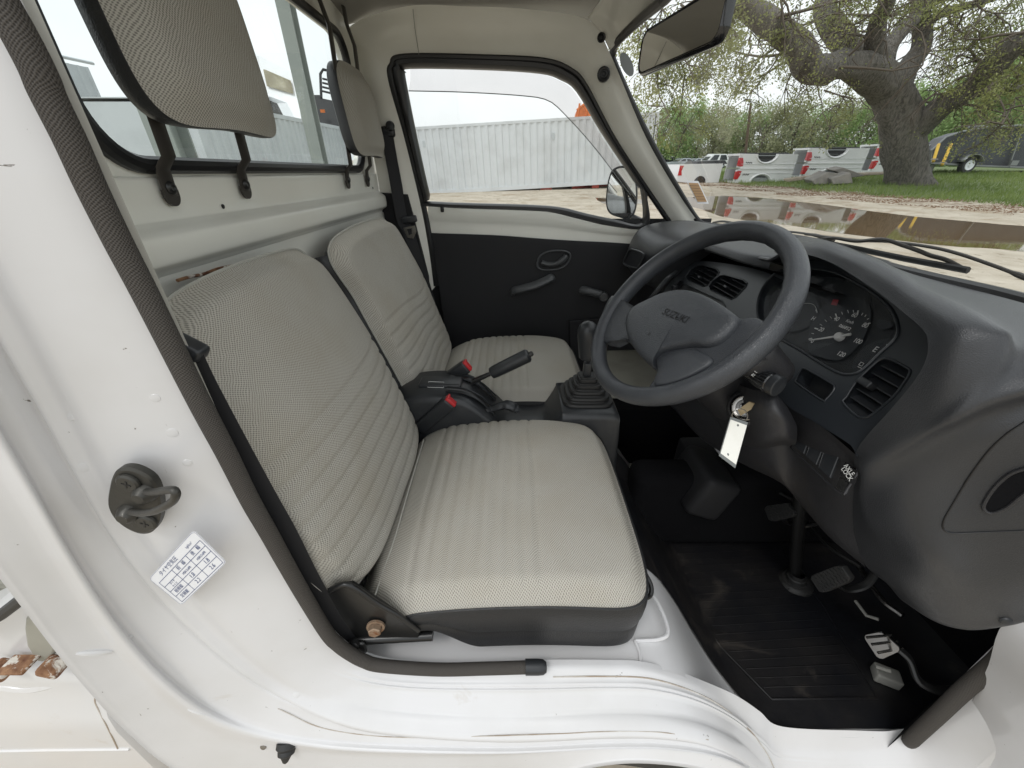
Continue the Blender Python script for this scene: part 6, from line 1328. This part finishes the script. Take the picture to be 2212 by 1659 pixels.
# ---- far parked cars
def car(px, py, t0, m, lab_, suv=False, rz=.0, L_=4.3, cat='car'):
    a = PW(px, py, t=t0); rt = empty('parked_car', a, rz); W_ = 1.75; hh = 1.75 if suv else 1.42
    lo = [(-L_/2,.35),(-L_/2,.80),(-L_/2+.15,.92),(-L_*.2,1.0),(L_/2-.35,1.02),(L_/2-.1,.95),(L_/2,.6),(L_/2,.35)]
    b = B(); b.grid([[V(x, y, z if abs(y) < W_/2 - .05 else z*.98) for x, z in lo] for y in (-W_/2, -W_/2+.06, 0, W_/2-.06, W_/2)]); b.ngon([V(x, -W_/2, z) for x, z in lo]); b.ngon([V(x, W_/2, z) for x, z in lo][::-1])
    cb = [(-L_*.18,1.0),(-L_*.02,hh),(L_/2-.5 if suv else L_*.24,hh),(L_/2-.12 if suv else L_*.40,1.02)]
    b.grid([[V(x, y*(1 if z < 1.1 else .84), z) for x, z in cb] for y in (-W_/2+.02, W_/2-.02)]); b.ngon([V(x, (-W_/2+.02)*(1 if z < 1.1 else .84), z) for x, z in cb]); b.ngon([V(x, (W_/2-.02)*(1 if z < 1.1 else .84), z) for x, z in cb][::-1])
    b.obj('body', m, rt, auto=40)
    b = B()
    for (f0, f1) in ((.06,.44),(.52,.92)):
        xa, xb_ = lerp(cb[0][0], cb[3][0], f0), lerp(cb[0][0], cb[3][0], f1); xa2, xb2 = lerp(cb[1][0]-.05, cb[2][0]+.05, f0), lerp(cb[1][0]-.05, cb[2][0]+.05, f1)
        b.prism([V(xa+.1,-W_/2-.0,1.06), V(xb_,-W_/2-.0,1.06), V(xb2,-W_/2*.86-.02,hh-.12), V(xa2+.05,-W_/2*.86-.02,hh-.12)], V(0,.05,0))
    b.obj('side_window', 'car_glass', rt, smooth=False)
    b = B(); b.add([V(cb[0][0]-.02,-W_/2+.15,1.03), V(cb[1][0]-.03,-W_/2*.8+.1,hh-.06), V(cb[1][0]-.03,W_/2*.8-.1,hh-.06), V(cb[0][0]-.02,W_/2-.15,1.03)], [(0,1,2,3)]); b.obj('windscreen', 'car_glass', rt, smooth=False)
    for x in (-L_*.32, L_*.30):
        for y in (-W_/2 + .1, W_/2 - .1): b = B(); b.lathe(V(x, y - .12, .34), (0,1,0), [(0,0),(0,.2),(.01,.34),(.22,.34),(.23,0)], 18); w_ = b.obj('wheel', 'dark', rt)
        b = B(); b.lathe(V(x, -W_/2 - .03, .34), (0,1,0), [(0,0),(0,.19),(.01,.20)], 12); b.obj('hub', 'cont_grey', rt)
    tag(rt, lab_, cat, 'cars parked along the far tree line'); return rt
car(1530, 365, 52, 'bed_white', 'white boxy off-roader parked beyond the pickups', True, .1, 4.5)
car(1497, 366, 56, 'car_silver', 'silver car parked between the white off-roader and a dark one', False, .25)
car(1484, 361, 62, 'car_black', 'dark car parked behind the silver one', False, .3); car(1466, 366, 56, 'car_silver', 'pale silver car at the left end of the far row, by the pillar', False, .2)
car(1440, 362, 60, 'car_black', 'dark car almost hidden by the windscreen pillar', False, .2)
# ---- black trailer
q0, q1 = PW(2013, 352, t=21.5), PW(2330, 366, t=20); TRR = empty('enclosed_trailer', (0,0,0)); tag(TRR, 'black wedge-nosed enclosed cargo trailer with grey trim behind the oak', 'trailer')
tT = 21
def pt(x, y, t=tT): return PW(x, y, y=23.3*t/tT)
side = [pt(x, y) for x, y in ((2010,349),(2012,325),(2044,296),(2078,284),(2128,276),(2200,272),(2420,266),(2440,368),(2260,364))]
bk_ = V(1.2, 2.0, 0)
b = B(); b.prism(side, bk_); b.obj('body', 'trailer', TRR, smooth=False)
def trimline(p, r=.04): b = B(); b.tube([pt(x, y, tT*.995) for x, y in p], r, 6, flat=1); b.obj('edge_trim', 'trailer_trim', TRR, smooth=False)
trimline([(2010,349),(2012,325),(2044,296),(2078,284),(2128,276),(2200,271),(2420,265)], .045); trimline([(2010,352),(2080,357),(2260,364),(2440,370)], .05); trimline([(2178,362),(2205,285),(2218,262)], .05)
b = B(); wcn = pt(2094, 357, tT*.985); b.lathe(wcn, (0,1,0), [(0,.0),(0,.22),(-.02,.24),(-.02,.34),(.02,.38),(.22,.38),(.22,0)], 28); WHL = b.obj('wheel', 'dark', TRR); b = B(); b.lathe(wcn + V(0,-.03,0), (0,1,0), [(0,0),(0,.06),(.02,.08),(.02,.17),(-.01,.22),(.02,.24)], 24); b.obj('rim', 'cont_white', WHL)
b = B(); fd = [wcn + V(.56*cos(a), -.12, .50*sin(a) - .0) for a in [radians(20 + 14*k) for k in range(11)]]; b.grid([[p for p in fd], [p + V(0,.4,0) for p in fd]]); b.obj('fender', 'trailer_trim', TRR, solid=.03)
b = B(); b.box(pt(2190, 352, tT*.98), (.35,.1,.22)); b.obj('step_box', 'trailer_trim', TRR, smooth=False); b = B(); b.rbox(pt(2145, 277, tT*.99) + V(.4,.8,.1), (1.4,.6,.12), .03); b.obj('roof_vent', 'trailer_trim', TRR)
b = B(); b.tube([pt(1992, 338), pt(1995, 352), pt(2012,352)], .09, 6); b.obj('jockey_wheel', 'cont_grey', TRR)
for (xt, yt, xb_, yb, lab_) in ((2028,311,2018,345,'shorter leaning yellow post close to the oak trunk'), (2055,311,2037,352,'taller leaning yellow post in front of the trailer nose')):
    a, c = PW(xb_, yb, t=19.3), PW(xt, yt, t=19.3); rt = empty('bollard', a); b = B(); b.tube([V(0,0,-.1), (c-a)*.98, (c-a)], [.065,.065,.055], 10); b.obj('post', 'yellow', rt); b = B(); b.lathe(V(0,0,0), (0,0,1), [(0,.16),(.04,.14),(.05,.10)], 12); b.obj('footing', 'slab', rt); tag(rt, lab_, 'bollard', 'yellow posts by the trailer')
# ---- broken slabs, timbers
def rubble(pts, t0, th, lab_, m='slab', name='concrete_slab'):
    pp = [PW(x, y, t=t0) for x, y in pts]; c = sum(pp, V(0,0,0))/len(pp); b = B(); b.prism([p - c for p in pp], V(.15, th, .05)); ob = b.obj(name, m, None, smooth=False, origin=None); ob.location = c; tag(ob, lab_, 'slab' if m == 'slab' else 'timber', None); md = ob.modifiers.new('bev', 'BEVEL'); md.width = .03; md.segments = 1
rubble([(1755,390),(1790,372),(1830,378),(1835,396),(1760,399)], 17.5, .9, 'grey broken concrete slab lying in the grass below the middle stack')
rubble([(1795,386),(1838,373),(1843,396),(1800,399)], 17.2, .7, 'darker tilted concrete slab beside the broken one'); rubble([(1800,368),(1822,362),(1850,372),(1870,380),(1840,384)], 17.8, .8, 'small pale slab piece on top of the rubble', )
rubble([(1690,388),(1770,378),(1880,374),(1985,370),(1985,374),(1880,379),(1770,384),(1700,394)], 18.6, .2, 'long weathered timber lying before the stacked beds', 'timber', 'timber_beam')
# ---- the live oak
def tree_limb(b, pts, rads, n=10, wob=.0):
    c = catmull(pts, 6); m_ = len(c); rr_ = []
    for i in range(m_):
        f = i/(m_-1)*(len(rads)-1); k = min(int(f), len(rads)-2); rr_.append(lerp(rads[k], rads[k+1], f-k))
    rows = []; nrm = V(1,0,0)
    for i, p in enumerate(c):
        tg = (c[min(m_-1,i+1)] - c[max(0,i-1)]).normalized(); nrm = (nrm - tg*nrm.dot(tg)); nrm = nrm.normalized() if nrm.length > .01 else tg.orthogonal().normalized(); bi = tg.cross(nrm)
        rows.append([p + (nrm*cos(2*pi*k/n) + bi*sin(2*pi*k/n))*rr_[i]*(1 + wob*noise.noise(V(p.x*1.5 + cos(2*pi*k/n)*2, p.y*1.5 + sin(2*pi*k/n)*2, p.z*.8))) for k in range(n)])
    b.grid(rows, True); return c, rr_
tO = 17.2
def po(x, y, dt=0): return PW(x, y, y=19.1 + dt)
px2 = 15.5/FP*.74
OK_ = empty('oak_tree', po(1962, 403)); OKL = OK_.location.copy(); tag(OK_, 'huge spreading live oak with rugged grey trunk and sparse olive foliage', 'tree')
b = B()
tr_, _ = tree_limb(b, [po(1964,412), po(1963,404), po(1960,385), po(1955,340), po(1950,300), po(1945,262), po(1930,215), po(1905,170), po(1885,148)], [66*px2, 60*px2, 53*px2, 48*px2, 46*px2, 48*px2, 46*px2, 42*px2, 34*px2], 28, .22)
limbs = {}
def limb(k, pts, rads, n=10): c, r = tree_limb(b, [po(*p) for p in pts], [q*px2 for q in rads], n, .26); limbs[k] = (c, r)
limb('A', [(1915,185,0),(1880,158,-.4),(1830,140,-1),(1785,150,-1.6),(1752,150,-2),(1738,120,-2.4),(1715,90,-2.8),(1660,50,-3.4),(1600,5,-4),(1540,-60,-5),(1450,-110,-6)], [48,40,32,30,32,30,26,24,20,15,9], 12)
limb('B', [(1900,175,0),(1868,130,.3),(1830,100,.6),(1800,60,1),(1785,20,1.2),(1788,-40,1.4),(1760,-130,2),(1720,-220,2.5)], [40,34,30,28,26,24,18,10], 12)
limb('C', [(1905,170,0),(1888,110,-.5),(1895,50,-1),(1915,0,-1.5),(1935,-80,-2),(1920,-180,-2.5)], [38,24,20,17,13,7])
limb('D', [(1930,210,0),(1950,160,.6),(1985,110,1.2),(1990,60,1.6),(1985,20,2),(2010,-60,2.4),(2060,-150,3)], [40,30,24,22,20,16,8])
limb('D2', [(1905,140,0),(1925,95,.4),(1965,50,.8),(2010,5,1.4),(2080,-50,2),(2180,-110,3)], [30,20,17,16,13,8])
limb('E', [(1960,290,0),(2005,255,-.5),(2050,222,-1),(2100,190,-1.5),(2140,150,-2),(2200,95,-2.6),(2300,30,-3.4),(2420,-40,-4)], [42,34,30,28,26,22,16,10], 12)
limb('F', [(2110,200,-1.4),(2150,188,-1),(2212,190,-.5),(2300,170,0)], [14,11,9,6], 8)
limb('G', [(1985,70,1.5),(2030,30,1),(2100,10,.5),(2200,-20,0)], [14,11,9,6], 8)
b2 = B(); tips = []
def sub(p, d, ln, r, depth):
    pts = [p]; q = p.copy(); dd = d.normalized()
    for i in range(4):
        dd = (dd + V(RNG.normal(0,.22), RNG.normal(0,.22), RNG.normal(0,.2) - .10*(3-depth)*.6)).normalized(); q = q + dd*ln/4; pts.append(q.copy())
    b2.tube(pts, [r, r*.85, r*.7, r*.5, r*.3], 4, caps=False)
    if depth == 0: tips.append((pts[2], pts[4])); return
    for i in range(4 if depth > 1 else 4):
        k = RNG.integers(1, 5); sub(pts[k], (dd*.6 + V(*RNG.normal(0,.7,3)) + V(0,0,-.12)), ln*RNG.uniform(.5,.75), r*.55, depth-1)
for k, (c, r) in limbs.items():
    ns = {'A': 11, 'B': 6, 'C': 5, 'D': 5, 'D2': 6, 'E': 9, 'F': 6, 'G': 7}[k]; 
    for i in range(ns):
        f = .22 + .78*(i + RNG.uniform(0,1))/ns; j = min(len(c)-1, int(f*(len(c)-1))); d = V(*RNG.normal(0,1,3)); d.z = abs(d.z)*.5; sub(c[j], d, RNG.uniform(1.3,2.6)*(1.15 if k in 'AE' else 1), min(.055, r[j]*.22 + .01), 2)
# low hanging sprays left and right
for x, y, dt in ((2080,60,-2),(2130,100,-2),(2200,120,-2.4),(2160,160,-2),(2110,40,-1.6),(2210,200,-2.5),(2190,250,-2.5),(2150,20,-2),(2060,30,-1),(1640,30,-3),(1560,30,-4),(1480,70,-5),(1420,40,-5),(1460,110,-5),(1400,60,-5),(1430,100,-5),(1470,40,-5),(1500,110,-4.5),(1530,60,-4.5),(1560,120,-4),(1450,150,-4.5),(1590,60,-4),(1620,110,-3.5),(1650,80,-3),(1680,130,-3),(1720,180,-2),(1760,195,-2),(1780,225,-2),(1840,215,-1),(2060,100,-1),(2100,120,-1),(2150,60,-2),(2180,130,-2),(2190,30,-2),(2050,60,-1),(2080,150,-1.5),(2170,220,-2.5),(2200,170,-2.5),(1440,20,-5),(1520,10,-5),(1420,180,-5),(1480,190,-4.5)):
    sub(po(x, y - 30, dt), V(RNG.normal(0,.5), RNG.normal(0,.5), -.35), 1.3, .030, 2)
for B_, nm, mt_ in ((b, 'trunk', 'bark'), (b2, 'branches', 'twig')):
    B_.v = [p - OKL for p in B_.v]; B_.obj(nm, mt_, OK_, auto=0)
def leaves(centres, per, spread, size, rng):
    C_ = np.array([tuple(c) for c in centres]); n = len(C_)*per; P_ = np.repeat(C_, per, 0) + rng.normal(0, spread, (n, 3)); a = rng.normal(0,1,(n,3)); a /= np.linalg.norm(a,axis=1,keepdims=True); c = rng.normal(0,1,(n,3)); c -= a*(a*c).sum(1,keepdims=True); c /= np.linalg.norm(c,axis=1,keepdims=True)
    s = size*rng.uniform(.6,1.3,(n,1)); vs = np.stack([P_-a*s, P_+c*s*.5, P_+a*s, P_-c*s*.5], 1).reshape(-1,3); return vs, np.arange(n*4).reshape(-1,4)
def leafobj(name, vs, fs, m, parent):
    me = bpy.data.meshes.new(name); me.from_pydata(vs.tolist(), [], fs.tolist()); me.materials.append(MATS[m]); ob = bpy.data.objects.new(name, me); COL.objects.link(ob); ob.parent = parent; return ob
cen = []
for a, c in tips:
    for f in (.3, .8, 1.1):
        q = a.lerp(c, f); z_ = q - V(0,0,H); cc2, s2_ = cos(radians(PITCH)), sin(radians(PITCH)); w_ = z_.y*cc2 - z_.z*s2_; qx = CXP + FP*z_.x/w_; qy = CYP - FP*(z_.y*s2_ + z_.z*cc2)/w_
        if 1850 < qx < 2020 and qy > 50 and RNG.random() < .9: continue
        if 1700 < qx < 2110 and qy > 60 and RNG.random() < .55: continue
        cen.append(q - OKL)
vs, fs = leaves(cen, 13, .12, .042, RNG); leafobj('crown', vs, fs, 'leaf_oak', OK_)
# ---- far trees
def bgtree(hgt, wid, m, seed, dens=1.0):
    rng = np.random.default_rng(seed); rt = empty('tree', (0,0,0)); b = B(); tree_limb(b, [V(0,0,-.3), V(.1,0,hgt*.25), V(-.1,.1,hgt*.5), V(.1,0,hgt*.8)], [hgt*.028, hgt*.022, hgt*.014, hgt*.004], 7)
    cl = []
    for i in range(13):
        a = rng.uniform(0,2*pi); z = hgt*rng.uniform(.25,.95); rr_ = wid*rng.uniform(.25,.5)*(1 - .5*max(0, z/hgt - .6)); e = V(cos(a)*rr_, sin(a)*rr_, z); b.tube([V(0,0,z*.55), e.lerp(V(0,0,z*.55), .4) + V(0,0,.2), e], [hgt*.009, hgt*.006, hgt*.002], 4)
        for k in range(12): cl.append(e + V(*(rng.normal(0, wid*.11, 3))))
    for k in range(60): a = rng.uniform(0,2*pi); cl.append(V(cos(a)*wid*.5*rng.uniform(.2,1), sin(a)*wid*.5*rng.uniform(.2,1), hgt*rng.uniform(.02,.45)))
    b.obj('trunk', 'twig', rt, auto=0); vs, fs = leaves(cl, int(26*dens), wid*.05, .16, rng); leafobj('crown', vs, fs, m, rt); return rt
protos = [bgtree(8.5, 7, 'leaf_green', 1), bgtree(7.5, 7.5, 'leaf_olive', 2, .9), bgtree(9.5, 8, 'leaf_green', 3, .9), bgtree(6.5, 6, 'leaf_olive', 4, .7)]
KD = ['bushy bright green tree', 'thin olive tree with bare twigs', 'tall fresh green tree', 'low greyish olive tree']
spots = [(1385,60,0,.9),(1425,62,2,.95),(1462,60,0,1.0),(1500,66,1,1.05),(1535,58,3,1.0),(1565,64,1,1.05),(1600,60,2,.85),(1635,56,1,.95),(1670,60,3,1.1),(1700,55,1,1.0),(1735,58,2,.85),(1770,54,1,1.0),(1805,58,3,1.15),(1840,52,0,.85),(1875,55,2,.9),(2000,48,2,1.0),(2035,44,0,1.0),(2070,50,2,1.15),(2105,42,0,1.1),(2140,44,2,1.2),(2175,38,0,1.2),(2215,38,2,1.3),(2270,34,0,1.2),(1920,54,1,1.0),(1960,52,0,1.1),(2120,60,1,1.4),(2200,55,2,1.4),(1480,75,2,1.0),(1580,78,0,1.0),(1720,74,2,1.0),(1340,66,1,.8)]
where = ['behind the left door pillar', 'at the left end of the far tree line', 'above the far parked cars', 'behind the white off-roader', 'left of the utility pole', 'right beside the utility pole', 'behind the left bed stack', 'over the left bed stack', 'between the left and middle bed stacks', 'behind the middle bed stack', 'over the middle bed stack', 'left of the oak trunk, low', 'left of the oak trunk, in the gap', 'just left of the oak trunk', 'partly behind the oak trunk', 'just right of the oak trunk', 'above the trailer nose', 'above the front of the trailer', 'above the trailer wheel', 'over the middle of the trailer', 'behind the trailer roof', 'at the right edge of the photo', 'beyond the right edge, behind the trailer', 'behind the oak trunk, left half', 'behind the oak trunk, right half', 'far back over the trailer', 'farthest back at the right edge', 'far back above the parked cars', 'far back by the utility pole', 'far back between the bed stacks', 'far behind the wing mirror']
used = set()
for i, (px_, t_, k, s_) in enumerate(spots):
    p = PW(px_, 345, t=t_); o = protos[k] if k not in used else copy_tree(protos[k]); used.add(k)
    o.location = (p.x, p.y, gh(p.x, p.y)); o.rotation_euler.z = i*1.3; o.scale = (s_, s_, s_); tag(o, KD[k] + ' ' + where[i], 'tree', 'far tree line')
for o in list(bpy.data.objects):
    if '_t' in o: del o['_t']
